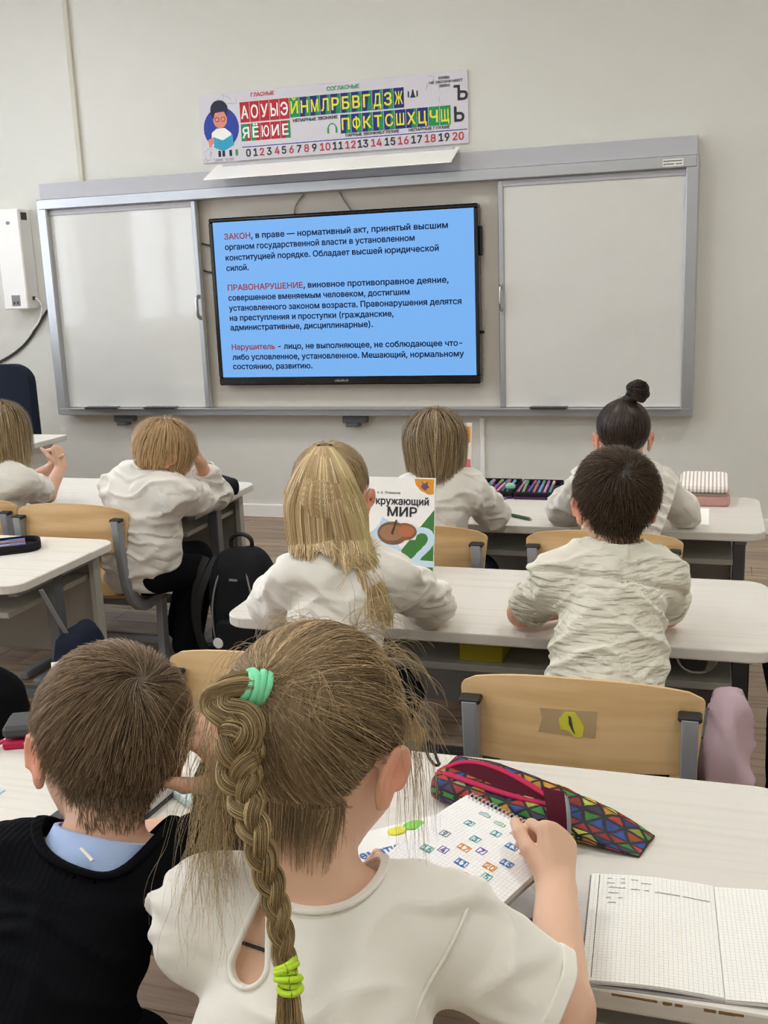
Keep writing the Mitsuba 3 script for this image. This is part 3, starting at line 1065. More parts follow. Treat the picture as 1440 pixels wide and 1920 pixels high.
ptext('СОГЛАСНЫЕ', .497, .105, .055, 'm_p_greentext', .120)
ptext('НЕПАРНЫЕ ЗВОНКИЕ', .365, .505, .045, 'm_p_dark', .168)
ptext('ПАРНЫЕ ЗВОНКИЕ/ГЛУХИЕ', .560, .775, .040, 'm_p_dark', .195)
ptext('НЕПАРНЫЕ ГЛУХИЕ', .790, .775, .040, 'm_p_dark', .145)
ptext('БУКВЫ', .900, .095, .035, 'm_p_dark')
ptext('НЕ ОБОЗНАЧАЮТ', .868, .150, .035, 'm_p_dark', .115)
ptext('ЗВУКИ', .902, .205, .035, 'm_p_dark')
flat([(.162, .800), (.995, .800), (.995, .812), (.162, .812)], 'm_p_navy', 'printed_line')
nu = [.176, .205, .230, .258, .288, .316, .345, .374, .402, .432, .462, .510, .557, .603, .652, .702, .750, .798, .846, .895, .944]
for i, u in enumerate(nu):
    ptext(str(i), u, .945, .105, 'm_p_redtext' if i and i % 2 == 0 else 'm_p_dark')
# the reading pupil in his blue disc
dc = lambda cu, cv, ru, rv, n=28, a0=0, a1=360: [(cu + ru * math.cos(math.radians(a)), cv + rv * math.sin(math.radians(a))) for a in np.linspace(a0, a1, n, endpoint=(a1 - a0) < 360)]
flat(dc(.084, .50, .070, .305), 'm_p_navy', 'blue_disc')
flat([(.040, .74), (.045, .56), (.065, .50), (.098, .50), (.122, .58), (.130, .74), (.085, .82)], 'm_white', 'printed_shirt', .0012)
flat(dc(.082, .37, .028, .13), 'm_p_skin', 'printed_face', .0018)
flat(dc(.080, .22, .034, .13, 20, 180, 360) + [(.112, .25), (.108, .34), (.100, .26), (.062, .27), (.056, .36), (.046, .28)], 'm_p_hairdark', 'printed_hair', .0024)
for cu in (.070, .094):
    ring = [(a, b) for a, b in dc(cu, .37, .011, .042, 16)] + [(a, b) for a, b in dc(cu, .37, .008, .031, 16)][::-1]
    flat(dc(cu, .37, .0095, .036, 14), 'm_p_hairdark', 'printed_glasses', .0024)
    flat(dc(cu, .37, .0075, .028, 14), 'm_p_skin', 'printed_lens', .0030)
flat([(.050, .62), (.088, .68), (.088, .84), (.052, .78)], 'm_p_cyan', 'printed_book', .0022)
flat([(.088, .68), (.128, .60), (.130, .76), (.088, .84)], 'm_p_cyan', 'printed_book', .0024)
flat([(.028, .66), (.052, .62), (.054, .70), (.034, .78)], 'm_p_skin', 'printed_hand', .0026)
for u, c in ((.066, 'hairdark'), (.082, 'hairdark'), (.110, 'hairdark'), (.134, 'greentext')):
    flat([(u, .83), (u + .010, .83), (u + .010, .92), (u, .92)], 'm_p_' + c, 'printed_bar', .0010)
for u, w in ((.052, .030), (.092, .012), (.108, .018)):
    flat([(u, .945), (u + w, .945), (u + w, .985), (u, .985)], 'm_p_grey', 'printed_note', .0010)
# bell and headphones
flat([(.797, .31), (.803, .27), (.806, .20), (.810, .20), (.813, .27), (.819, .31)], 'm_p_dark', 'printed_bell')
for a, b in ((.790, .795), (.821, .826)):
    flat([(a, .22), (b, .22), (b, .30), (a, .30)], 'm_p_dark', 'printed_bell')
hp = dc(.511, .64, .017, .075, 14, 180, 360) + dc(.511, .64, .013, .058, 14, 180, 360)[::-1]
flat(hp, 'm_p_greentext', 'printed_headphones')
for u in (.492, .523):
    flat([(u, .63), (u + .007, .63), (u + .007, .71), (u, .71)], 'm_p_greentext', 'printed_headphones')
r = np.random.default_rng(5)
for k in range(26):          # faint pencil doodles in the corners
    cu, cv = ((r.uniform(.005, .15), r.uniform(.02, .18)) if k % 3 == 0 else (r.uniform(.005, .05), r.uniform(.8, .97)) if k % 3 == 1 else (r.uniform(.84, .93), r.uniform(.03, .42)))
    a = r.uniform(0, 6.28)
    du, dv = .010 * math.cos(a), .04 * math.sin(a)
    nu_, nv_ = -.0009 * math.sin(a), .004 * math.cos(a)
    flat([(cu - du - nu_, cv - dv - nv_), (cu + du - nu_, cv + dv - nv_), (cu + du + nu_, cv + dv + nv_), (cu - du + nu_, cv - dv + nv_)], 'm_p_grey', 'printed_doodle')

lh = thing('board_lamp', 'white sheet-metal lamp hood sloping out above the screen', 'lamp')
hx0, hx1 = -2.435, -1.165
hood = cat(sweep([(hx0, 5.05, 1.864), (hx1, 5.05, 1.864)], [(.0, 0), (.0, .003), (.175, -.083), (.175, -.086)], up=(0, 0, 1)))
part(lh, 'hood', tm(np.array([(x, y, z) for x in (hx0, hx1) for y, z in ((5.06, 1.868), (4.885, 1.785), (4.885, 1.780), (5.06, 1.863))]),
                    [(0, 1, 5), (0, 5, 4), (1, 2, 6), (1, 6, 5), (2, 3, 7), (2, 7, 6), (3, 0, 4), (3, 4, 7), (0, 3, 2), (0, 2, 1), (4, 5, 6), (4, 6, 7)]), 'm_whitegloss')
part(lh, 'back_box', cbox((hx0 + .04, 5.03, 1.842), (hx1 - .02, WY - .012, 1.868), .003), 'm_railgrey')
for x in (hx0 + .03, hx1 - .045):
    part(lh, 'end_plate', tm(np.array([(x + dx, y, z) for dx in (0, .012) for y, z in ((5.055, 1.862), (4.90, 1.787), (5.055, 1.842))]),
                             [(0, 1, 2), (3, 5, 4), (0, 3, 4), (0, 4, 1), (1, 4, 5), (1, 5, 2), (2, 5, 3), (2, 3, 0)]), 'm_darkgrey')
part(lh, 'tube', tube([(hx0 + .06, 4.985, 1.815), (hx1 - .06, 4.985, 1.815)], .010), 'm_white')

# ---------------------------------------------------------------- wall unit and cables
ru = thing('air_purifier', 'tall narrow white air purifier box hung on the wall beside the board', 'air purifier')
part(ru, 'case', cbox((-3.80, 5.03, 1.177), (-3.642, WY - .001, 1.720), .006), 'm_white')
part(ru, 'side_vent', cbox((-3.6425, 5.05, 1.66), (-3.639, 5.10, 1.70), .001), 'm_darkgrey')
part(ru, 'socket', cbox((-3.6425, 5.075, 1.225), (-3.634, 5.095, 1.245), .002), 'm_darkgrey')
part(ru, 'badge', onto(slab(circ(1, 20) * [.013, .010], 0, .0015, .0005), frame_from((-3.715, 5.0305, 1.645), (1, 0, 0), (0, 0, 1))), 'm_grey')
bp = part(ru, 'control_plate', cbox((-3.745, 5.028, 1.195), (-3.690, 5.0305, 1.255), .001), 'm_grey')
for x in (-3.735, -3.712):
    part(bp, 'button', cbox((x, 5.0265, 1.205), (x + .012, 5.0285, 1.220), .0005), 'm_darkgrey')
single('power_cable', tube(spline([(-3.545, 5.12, 1.195), (-3.60, 5.125, 1.15), (-3.74, 5.13, 1.00), (-3.90, 5.13, .90), (-4.15, 5.128, .82)], 24), .0075), 'm_darkgrey', 'dark cable sagging along the wall below the white air purifier', 'cable')
single('purifier_cord', tube(spline([(-3.634, 5.09, 1.235), (-3.605, 5.098, 1.20), (-3.62, 5.102, 1.13), (-3.70, 5.104, 1.05)], 18), .005), 'm_white', 'white cord running from the air purifier along the wall', 'cord')


# ---------------------------------------------------------------- desks and chairs
def desk(x0, y0, label, worn=False, w=1.2, d=.5, h=.52):
    t = thing('school_desk', label, 'desk', "pupils' desks")
    pl = rrect(w, d, .055, 6) + [x0 + w / 2, y0 + d / 2]
    part(t, 'top', slab(pl, h - .024, h, .0025), 'm_desk')
    for x in (x0 + .065, x0 + w - .065):
        part(t, 'leg', cbox((x - .019, y0 + d * .5 - .02, .03), (x + .019, y0 + d * .5 + .02, h - .024), .003), 'm_steeldark')
        part(t, 'foot', cbox((x - .02, y0 + .04, 0), (x + .02, y0 + d - .02, .032), .004), 'm_steeldark')
        part(t, 'side_rail', cbox((x - .016, y0 + .07, h - .052), (x + .016, y0 + d - .05, h - .024), .002), 'm_steel')
        part(t, 'rear_post', cbox((x - .010, y0 + d - .06, .12), (x + .010, y0 + d - .025, h - .024), .002), 'm_shelf')
    part(t, 'shelf', cbox((x0 + .086, y0 + .07, h - .115), (x0 + w - .086, y0 + d - .04, h - .098), .002), 'm_shelf')
    part(t, 'front_panel', cbox((x0 + .08, y0 + d - .035, .16), (x0 + w - .08, y0 + d - .02, h - .03), .002), 'm_panelgrey')
    part(t, 'cross_bar', cbox((x0 + .084, y0 + d * .5 - .014, .10), (x0 + w - .084, y0 + d * .5 + .014, .13), .003), 'm_steeldark')
    if worn:
        r = np.random.default_rng(3)
        ms = []
        for k in range(46):
            x = r.uniform(x0 + .62, x0 + w - .08) if k > 12 else r.uniform(x0 + .84, x0 + .90)
            L, hh = r.uniform(.004, .018), r.uniform(.0008, .0022)
            ms.append(cbox((x, y0 - .0008, h - .0042 - hh), (x + L, y0 + .0035, h - .0024), .0003))
        part(t, 'worn_edge', cat(*ms), mat('m_worn', '7d6144', .9, .1), 'brown chips along the worn front edge', kind='stuff')
    return t


desk(-1.13, .969, 'pale desk nearest the viewer with open notebook and pencil pouch', worn=True, w=1.27)
desk(-1.049, 2.034, 'pale desk with upright green textbook between two pupils')
desk(-1.029, 3.010, 'pale front desk with purple pencil case and pink striped case')
desk(-2.895, 2.155, 'pale desk at left edge with open black pencil case')
desk(-2.842, 3.071, 'pale desk with black pencil case on its corner by slouching boy')


def backrest_mesh(w=.405, h=.150, th=.010, bow=.030):
    a = []
    n = 14
    for i in range(n + 1):           # slightly arched top
        u = -1 + 2 * i / n
        a.append((u * w / 2 * (1 if abs(u) < .97 else .985), h / 2 - .022 * abs(u) ** 2.6 - (.006 if abs(u) > .97 else 0)))
    lo = [(w / 2 * .93, -h / 2 + .01), (w / 2 * .86, -h / 2), (-w / 2 * .86, -h / 2), (-w / 2 * .93, -h / 2 + .01)]
    pg = Polygon(a + lo).buffer(.012).buffer(-.012)
    pg = pg.buffer(-.012).buffer(.012)
    m = trimesh.creation.extrude_polygon(pg, th, engine='earcut')
    m = m.subdivide_to_size(.03)
    v = np.array(m.vertices)
    y = v[:, 2] - th / 2 - bow * (1 - (v[:, 0] / (w / 2)) ** 2)
    m.vertices = np.c_[v[:, 0], y, v[:, 1]]
    if m.volume < 0:
        m.invert()
    return m


BACK = backrest_mesh()
_pp = rrect(.034, .022, .004)


def chair(cx, cy, yaw, label, zb=.540, hs=.30, half=.176):
    t = thing('school_chair', label, 'chair', 'plywood school chairs')
    R = rot((0, 0, 1), yaw)
    o = V(cx, cy, 0)
    put = lambda m: moved(m, R, o)
    part(t, 'backrest', put(moved(BACK, rot((1, 0, 0), -6), (0, .008, zb))), 'm_ply', smooth=40)
    s = trimesh.creation.extrude_polygon(Polygon(rrect(.38, .36, .045, 5)), .010, engine='earcut').subdivide_to_size(.05)
    v = np.array(s.vertices)
    v[:, 2] += hs - .010 - .10 * np.clip(v[:, 1] - .12, 0, 1) ** 2 * 6 + .02 * (v[:, 0] / .19) ** 2 * .5
    s.vertices = v + [0, .235, 0]
    part(t, 'seat', put(s), 'm_ply', smooth=40)
    for sx in (-1, 1):
        x = sx * half
        path = spline([(x, -.022, zb + .032), (x, -.014, zb - .06), (x, .002, hs + .075), (x, .022, hs + .018), (x, .07, hs - .028), (x, .15, hs - .032), (x, .36, hs - .034)], 26)
        f = part(t, 'side_frame', put(sweep(path, _pp if False else rrect(.026, .036, .004)[:, ::-1], up=(1, 0, 0))), 'm_steel', smooth=35)
        part(f, 'end_cap', put(cbox((x - .0185, -.0365, zb + .026), (x + .0185, -.008, zb + .036), .003)), 'm_black')
        part(t, 'leg', put(sweep([(x, .20, hs - .045), (x, .19, .02)], rrect(.036, .024, .004), up=(1, 0, 0))), 'm_steel')
        part(t, 'foot', put(cbox((x - .016, -.03, 0), (x + .016, .37, .026), .005)), 'm_steel')
    part(t, 'cross_bar', put(cat(cbox((-half, .10, hs - .045), (half, .125, hs - .022), .003), cbox((-half, .29, hs - .050), (half, .315, hs - .024), .003), cbox((-half, .18, .10), (half, .20, .125), .003))), 'm_steel')
    return t


CH = chair(-.187, 1.600, 0, 'wooden school chair with yellow number sticker behind short-haired boy')
chair(-.745, 1.605, 0, 'wooden school chair of the long-haired blonde girl, partly hidden')
chair(-1.895, 2.715, 0, 'wooden school chair under the slouching fair-haired boy')
chair(-2.330, 2.760, 0, 'wooden school chair cut off by the left edge')
chair(-.745, 2.600, 0, 'wooden school chair behind the bob-haired girl at front desk')
chair(-.245, 2.605, 0, 'wooden school chair of the girl with the bun')
chair(-.300, .460, 0, 'wooden school chair under the girl with the braid')
chair(-.722, .440, 0, 'wooden school chair under the boy in black sweater')
# the torn number on the chair
def on_back(m, name, mt, label=None, z=.0):
    v = np.array(m.vertices)
    w = .405
    y = -.0052 - z - .030 * (1 - (v[:, 0] / (w / 2)) ** 2) - v[:, 2]
    q = np.c_[v[:, 0], y, v[:, 1]] @ rot((1, 0, 0), -6).T + V(-.187, 1.608, .540)
    mm = tm(q, m.faces)
    if mm.volume < 0:
        mm.invert()
    return part(CH, name, mm, mt, label)


mat('m_tape', 'a48c68', .3, .5)
mat('m_yellow', 'c2ba3c', .5, .3)
g = trimesh.creation.extrude_polygon(Polygon([(-.062, -.018), (.030, -.020), (.032, .024), (-.060, .022), (-.056, .005)]), .0006, engine='earcut').subdivide_to_size(.015)
on_back(g, 'tape_patch', 'm_tape', 'brownish tape patch', .0002)
g = trimesh.creation.extrude_polygon(Polygon([(-.027, .006), (-.018, .018), (-.004, .019), (.004, .008), (.010, -.004), (.008, -.018), (-.002, -.019), (-.012, -.010), (-.024, -.008)]).buffer(.002), .0006, engine='earcut')
on_back(g, 'number_sticker', 'm_yellow', 'torn yellow number sticker', .0010)
g = trimesh.creation.extrude_polygon(Polygon([(-.013, .014), (-.009, .012), (-.006, -.004), (-.002, -.016), (-.007, -.010), (-.012, .0)]), .0006, engine='earcut')
on_back(g, 'number_mark', 'm_darkgrey', 'dark remains of the digit 6', .0018)

# teacher's desk and office chair
td = thing('teacher_desk', "low pale teacher's desk by the wall at left edge", 'desk')
part(td, 'top', slab(rrect(1.2, .52, .02, 3) + [-3.40, 3.80], .598, .622, .002), 'm_desk')
part(td, 'side_panel', cbox((-2.88, 3.62, 0), (-2.86, 4.02, .598), .002), 'm_desk')
part(td, 'side_panel', cbox((-3.96, 3.62, 0), (-3.94, 4.02, .598), .002), 'm_desk')
part(td, 'back_panel', cbox((-3.94, 3.60, .20), (-2.88, 3.62, .598), .002), 'm_desk')
single('paper_sheet', cat(cbox((-3.13, 3.70, .6222), (-2.93, 3.98, .6235), .0003)), 'm_paper', "white papers lying on the teacher's desk", 'paper')
oc = thing('office_chair', "dark navy office chair back behind the teacher's desk", 'chair')
bk = trimesh.creation.extrude_polygon(Polygon(rrect(.48, .55, .09, 6)), .06, engine='earcut').subdivide_to_size(.06)
v = np.array(bk.vertices)
bk.vertices = np.c_[v[:, 0] - 3.43, 4.34 + v[:, 2] - .05 * (1 - (v[:, 0] / .24) ** 2), v[:, 1] + .65]
part(oc, 'backrest', bk, 'm_navy', smooth=40)
part(oc, 'seat', slab(rrect(.48, .44, .09, 6) + [-3.43, 4.14 + .0], .40, .46, .01), 'm_navy')
part(oc, 'stem', tube([(-3.43, 4.16, .10), (-3.43, 4.16, .40)], .03), 'm_black')
part(oc, 'back_stem', tube(spline([(-3.43, 4.16, .385), (-3.43, 4.40, .40), (-3.43, 4.425, .60)], 10), .022, up=(1, 0, 0)), 'm_black')
part(oc, 'base', cat(*[tube([(-3.43, 4.16, .09), (-3.43 + .26 * math.cos(a), 4.16 + .26 * math.sin(a), .05)], .02) for a in np.arange(5) * 1.2566]), 'm_black')
for a in np.arange(5) * 1.2566:
    part(oc, 'caster', moved(trimesh.creation.icosphere(2, .027), None, (-3.43 + .26 * math.cos(a), 4.16 + .26 * math.sin(a), .027)), 'm_black')


# ---------------------------------------------------------------- the pupils
def curls(a, b, c):
    return [(a, b, c), (a + 4, b + 4, c), (a + 8, b + 6, c), (a + 12, b + 8, c)]


# the teardrop opening in the back of her blouse, in her own axes (right, up) from its apex
KO = V(-.371, .760, .714)
KU = unit(V(-.01394, .59950, .80026))
KR = unit(V(.97256, .19402, -.12840))
KF = np.cross(KU, KR)
DROP = Polygon([(0.0025 * math.cos(a), .0025 * math.sin(a)) for a in np.linspace(0, 6, 16)]).union(Polygon([(-.002 + .016 * math.cos(a), -.055 + .016 * math.sin(a)) for a in np.linspace(0, 6.1, 28)])).convex_hull


def KEY(p):
    w = (p - KO.astype(np.float32))
    x, z, y = w @ KR.astype(np.float32), w @ KU.astype(np.float32), w @ KF.astype(np.float32)
    q = np.stack([x, 0 * x, z], 1)
    return np.maximum(cone((0, 0, 0), (-.002, 0, -.055), .0025, .016)(q), y - .036)


# 1. the girl with the braid, nearest
G = person('girl with a blonde braid and cream blouse holding the spiral notebook', (-.349, .853, .820), hrot(-5, -22, 2), (-.325, .815, .672),
           ((-.442, .785, .665), (-.232, .838, .652)), ((-.515, .90, .575), (-.118, .852, .580)), ((-.452, 1.01, .560), (-.1440, 1.030, .588)), (-.32, .60, .385),
           ((-.40, .88, .335), (-.25, .89, .335)), ((-.40, .86, .07), (-.25, .87, .07)), skin='d6ae94', s=1.08, arm_k=1.16, h=.0045, sleeve=(.95, .93), sleeve_r=(.055, .050), shirt='m_blouse',
           hands=({'dn': ((.85, .25, -.05), (.05, -.1, 1)), 'curl': curls(25, 25, 15), 'h': .0026},
                  {'dn': ((-.10, .80, .60), (-.75, .35, -.5)), 'curl': [(58, 60, 35), (66, 62, 35), (70, 62, 35), (74, 60, 35)], 'thumb': (.80, .40, .34), 'h': .0022, 'size': .90}),
           fold=.007, fold_f=9., legs='skirt', lower='m_navy', seed=1, neck_cut=.008, neck_r=.0555, loose=.011,
           hollow=lambda p: KEY(p), body_h=.0045)


# 2. the boy in the black sweater beside her
B1 = person('boy in black sweater and blue collar leaning his head on his hand', (-.606, .894, .775), hrot(44, -18, 12), (-.590, .825, .672),
            ((-.700, .800, .660), (-.510, .862, .655)), ((-.80, .96, .565), (-.575, 1.075, .565)), ((-.72, 1.08, .550), (-.500, .970, .720)), (-.680, .570, .385),
            ((-.80, .90, .335), (-.645, .925, .345)), ((-.80, .88, .07), (-.645, .90, .07)), skin='d3a78e', h=.0048, sleeve=(1.9, 1.93), sleeve_r=(.046, .044), shirt='m_knit',
            hands=({'dn': ((.8, .5, -.05), (.1, .1, -1)), 'curl': curls(20, 20, 10)},
                   {'dn': ((-.22, -.40, .90), (-.90, -.15, -.2)), 'curl': curls(35, 55, 30), 'h': .0024, 'size': .92}),
            fold=.008, fold_f=8., seed=2, body_h=.0045, neck_cut=.006, neck_r=.064)

# 3. the girl with long blonde hair, middle row
L1 = person('girl with long straight blonde hair in white blouse, seated by green textbook', (-.715, 1.905, .838), hrot(8, -8, 0), (-.680, 1.875, .735),
            ((-.775, 1.83, .685), (-.585, 1.885, .680)), ((-.90, 2.00, .575), (-.560, 2.06, .575)), ((-.78, 2.15, .560), (-.650, 2.20, .560)), (-.715, 1.80, .385),
            ((-.80, 2.10, .335), (-.65, 2.12, .335)), ((-.80, 2.08, .07), (-.65, 2.10, .07)), skin='d2a78c', sleeve=(1.9, 1.9), sleeve_r=(.052, .050), shirt='m_shirt',
            hands=({'dn': ((.5, .8, .1), (.3, 0, -1)), 'curl': curls(20, 20, 15), 'h': .0036}, {'dn': ((-.6, .7, .2), (-.5, .2, -.8)), 'curl': curls(20, 20, 15), 'h': .0036}),
            fold=.009, fold_f=11., legs='skirt', lower='m_navy', seed=3)

# 4. the short-haired boy, middle row
B2 = person('boy with short brown hair in cream linen short-sleeved shirt', (-.168, 2.045, .806), hrot(16, -8, 0), (-.165, 2.015, .715),
            ((-.270, 1.965, .668), (-.078, 2.022, .664)), ((-.365, 2.085, .556), (-.070, 2.14, .556)), ((-.25, 2.165, .552), (-.17, 2.20, .552)), (-.172, 1.80, .385),
            ((-.25, 2.10, .335), (-.09, 2.12, .335)), ((-.25, 2.08, .07), (-.09, 2.10, .07)), skin='cfa084', sleeve=(.74, .74), sleeve_r=(.047, .047), shirt='m_linen',
            hands=({'dn': ((.95, .25, .0), (0, .1, -1)), 'curl': curls(15, 15, 10), 'h': .0036}, {'dn': ((-.9, .3, 0), (0, .1, -1)), 'curl': curls(15, 15, 10), 'h': .0036}),
            fold=.0075, fold_f=15., seed=4, hem=-.05, waist=1.16, yoke=.318, h=.0048)

# 5. the girl with the bob, front row
L2 = person('girl with chin-length bob in white lace-sleeved blouse at front desk', (-.749, 2.865, .785), hrot(14, -4, 0), (-.725, 2.835, .706),
            ((-.808, 2.795, .660), (-.640, 2.845, .655)), ((-.88, 2.95, .575), (-.600, 2.955, .570)), ((-.80, 3.12, .560), (-.66, 3.13, .560)), (-.742, 2.79, .385),
            ((-.82, 3.10, .335), (-.67, 3.12, .335)), ((-.82, 3.08, .07), (-.67, 3.10, .07)), skin='d2a88f', sleeve=(1.2, 1.2), sleeve_r=(.046, .050), shirt='m_shirt',
            hands=({'dn': ((.5, .8, 0), (0, 0, -1)), 'curl': curls(15, 15, 10), 'h': .004}, {'dn': ((-.5, .8, 0), (0, 0, -1)), 'curl': curls(15, 15, 10), 'h': .004}),
            fold=.007, fold_f=12., legs='skirt', lower='m_navy', seed=5)

# 6. the girl with the bun, front row
L3 = person('girl with dark hair in a high bun and ruffled white blouse', (-.228, 2.998, .792), hrot(9, -10, 0), (-.222, 2.965, .712),
            ((-.322, 2.915, .655), (-.128, 2.975, .648)), ((-.40, 3.05, .572), (-.06, 3.05, .572)), ((-.30, 3.16, .558), (-.14, 3.18, .558)), (-.232, 2.80, .385),
            ((-.31, 3.10, .335), (-.15, 3.12, .335)), ((-.31, 3.08, .07), (-.15, 3.10, .07)), skin='d2a88f', sleeve=(1.25, 1.25), sleeve_r=(.052, .050), shirt='m_shirt',
            hands=({'dn': ((.5, .8, 0), (0, 0, -1)), 'curl': curls(15, 15, 10), 'h': .004}, {'dn': ((-.5, .8, 0), (0, 0, -1)), 'curl': curls(15, 15, 10), 'h': .004}),
            fold=.008, fold_f=12., legs='skirt', lower='m_navy', seed=6)

# 7. the fair boy slouching over his desk
B3 = person('fair-haired boy in creased pale shirt resting his forehead on his hand', (-1.640, 2.880, .750), hrot(-38, -26, 6), (-1.690, 2.860, .675),
            ((-1.800, 2.860, .636), (-1.588, 2.805, .628)), ((-1.84, 3.06, .566), (-1.580, 3.080, .570)), ((-1.83, 3.20, .558), (-1.575, 2.990, .702)), (-1.730, 2.830, .385),
            ((-1.70, 3.14, .335), (-1.60, 2.965, .335)), ((-1.76, 3.10, .07), (-1.65, 2.94, .07)), skin='d3a68c', sleeve=(1.85, 1.80), sleeve_r=(.052, .050), shirt='m_shirt', loose=.020, waist=1.15,
            hands=({'dn': ((.95, .2, 0), (0, 0, -1)), 'curl': curls(45, 50, 30), 'h': .0036}, {'dn': ((-.15, -.30, .94), (-.75, -.5, 0)), 'curl': curls(20, 25, 15), 'h': .0034}),
            fold=.012, fold_f=12., seed=7, hem=-.10)

# 8. the girl cut off by the left edge
L4 = person('girl in white short-sleeved top at the left edge, hands clasped near chin', (-2.262, 2.890, .812), hrot(-30, -6, 0), (-2.265, 2.860, .712),
            ((-2.365, 2.850, .665), (-2.178, 2.845, .655)), ((-2.42, 3.08, .558), (-2.225, 3.065, .562)), ((-2.27, 3.17, .640), (-2.215, 3.15, .650)), (-2.300, 2.84, .385),
            ((-2.38, 3.14, .335), (-2.24, 3.15, .335)), ((-2.38, 3.12, .07), (-2.24, 3.13, .07)), skin='d6ac94', sleeve=(.72, .72), sleeve_r=(.052, .052), shirt='m_shirt',
            hands=({'dn': ((.45, .0, .9), (.8, 0, -.4)), 'curl': curls(82, 92, 60), 'h': .0032, 'thumb': (.8, .3, .5)}, {'dn': ((-.25, .1, .95), (-.9, .1, -.2)), 'curl': curls(82, 92, 60), 'h': .0032, 'thumb': (.8, .3, .5)}),
            fold=.006, fold_f=9., legs='skirt', lower='m_navy', seed=8)


# ---------------------------------------------------------------- their hair
def short_hair(o, whorl, n, length, a, b, seed, dark, nape=-.055, swirl=.6, down=.35, messy=.25, off=.010, w=.0009, steps=7, lift=.004, front=0., sides=3, light=None, pl=0., ll=.35):
    q = roots(o, n, nape, seed, front)
    r = np.random.default_rng(seed + 50)
    L = length * (1 - ll * np.clip((.045 - q[:, 2]) / .10, 0, 1)) * r.uniform(.75, 1.15, len(q))
    X, N_ = grow(o, q, away_from(whorl, swirl, down, messy, seed), L, steps, off * r.uniform(.35, 1.1, len(q)), .45, lift=lift)
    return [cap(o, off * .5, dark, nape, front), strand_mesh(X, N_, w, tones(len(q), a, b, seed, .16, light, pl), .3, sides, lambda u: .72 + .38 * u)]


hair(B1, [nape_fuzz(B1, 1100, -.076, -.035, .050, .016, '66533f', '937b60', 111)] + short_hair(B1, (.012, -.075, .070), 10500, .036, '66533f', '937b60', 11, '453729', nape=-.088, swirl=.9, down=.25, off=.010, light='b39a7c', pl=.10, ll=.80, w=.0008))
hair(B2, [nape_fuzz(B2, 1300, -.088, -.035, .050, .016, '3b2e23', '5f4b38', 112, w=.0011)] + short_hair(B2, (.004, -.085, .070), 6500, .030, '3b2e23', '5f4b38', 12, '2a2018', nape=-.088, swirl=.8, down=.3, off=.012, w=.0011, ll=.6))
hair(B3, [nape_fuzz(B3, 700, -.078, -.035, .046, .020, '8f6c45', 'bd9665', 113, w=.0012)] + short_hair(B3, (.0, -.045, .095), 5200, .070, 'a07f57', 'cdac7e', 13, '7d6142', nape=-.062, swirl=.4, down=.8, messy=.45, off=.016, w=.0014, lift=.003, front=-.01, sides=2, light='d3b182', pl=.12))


def tied_hair(o, tie, n, a, b, dark, seed, off=.008, w=.0008, nape=-.06, stray=.0, steps=9, sides=3, light=None, pl=0.):
    q = roots(o, n, nape, seed)
    tv = V(*tie)
    L = np.linalg.norm(q - tv, axis=1) * 1.12 * o.s
    ph = np.random.default_rng(seed + 9)
    jit = ph.normal(0, .006, q.shape)

    def f(p, t):
        return tv + jit * (1 + stray) - p
    L = L * ph.uniform(.93, 1.02, len(q))
    X, N_ = grow(o, q, f, L, steps, off * ph.uniform(.4, 1.1, len(q)), .35)
    return [cap(o, off * .6, dark, nape), strand_mesh(X, N_, w, tones(len(q), a, b, seed, .16, light, pl), .6, sides)]


# the braid girl: hair drawn to a tie high on the left of her head
TIE = V(-.008, -.098, .050)
gp = tied_hair(G, TIE, 9000, '75614a', 'a58d69', '57472f', 21, off=.010, w=.00085, nape=-.080, light='c9b28a', pl=.18)
gp.append(nape_up(G, 2400, -.098, .062, TIE, '75614a', 'a58d69', 121, light='c9b28a', pl=.12, off=.009))
tie_w = G.C + G.R @ TIE * G.s
out = unit(G.R @ V(-.10, -.95, .30))
LFT = V(-.953, -.303, 0)


def bundle(path, rad, n, seed, a, b, w=.0009, k=40, twist=0., light=None, pl=0., jitter=.0, flare=None):
    """n strands running along a path inside radius rad (array)"""
    r = np.random.default_rng(seed)
    P_ = np.asarray(path, float)
    t, bb, nn = frames(P_, V(0, -.35, 1) if abs(unit(P_[-1] - P_[0])[2]) < .8 else V(0, 1, .1))
    rad = np.broadcast_to(rad, (len(P_),))
    rr, th = np.sqrt(r.random(n)), r.uniform(0, 2 * np.pi, n)
    rr = np.where(r.random(n) < .6, .85 + .15 * rr, rr)
    ang = th[:, None] + twist * np.linspace(0, 1, len(P_))[None]
    x = rr[:, None] * np.cos(ang) * rad
    y = rr[:, None] * np.sin(ang) * rad
    X = P_[None] + x[..., None] * bb + y[..., None] * nn
    if jitter:
        X = X + (np.stack([meshkit.noise(np.stack([np.linspace(0, 3, len(P_))[None] + 0 * x, np.arange(n)[:, None] * 1.7 + 0 * x, 0 * x + c], -1), seed) for c in range(3)], -1) - .5) * 2 * jitter
    Nn = unit(x[..., None] * bb + y[..., None] * nn)
    return strand_mesh(X, Nn, w, tones(n, a, b, seed, .15, light, pl), .6, 3)


def core(path, rad, color, n=10, squash=1.0):
    m = sweep(path, circ(1, n) * [1, squash], up=V(0, -.35, 1) if abs(unit(path[-1] - path[0])[2]) < .8 else V(0, 1, .1), scale=rad)
    v = np.array(m.vertices)
    return v, np.array(m.faces), np.tile(np.array(lin(color)), (len(v), 1))


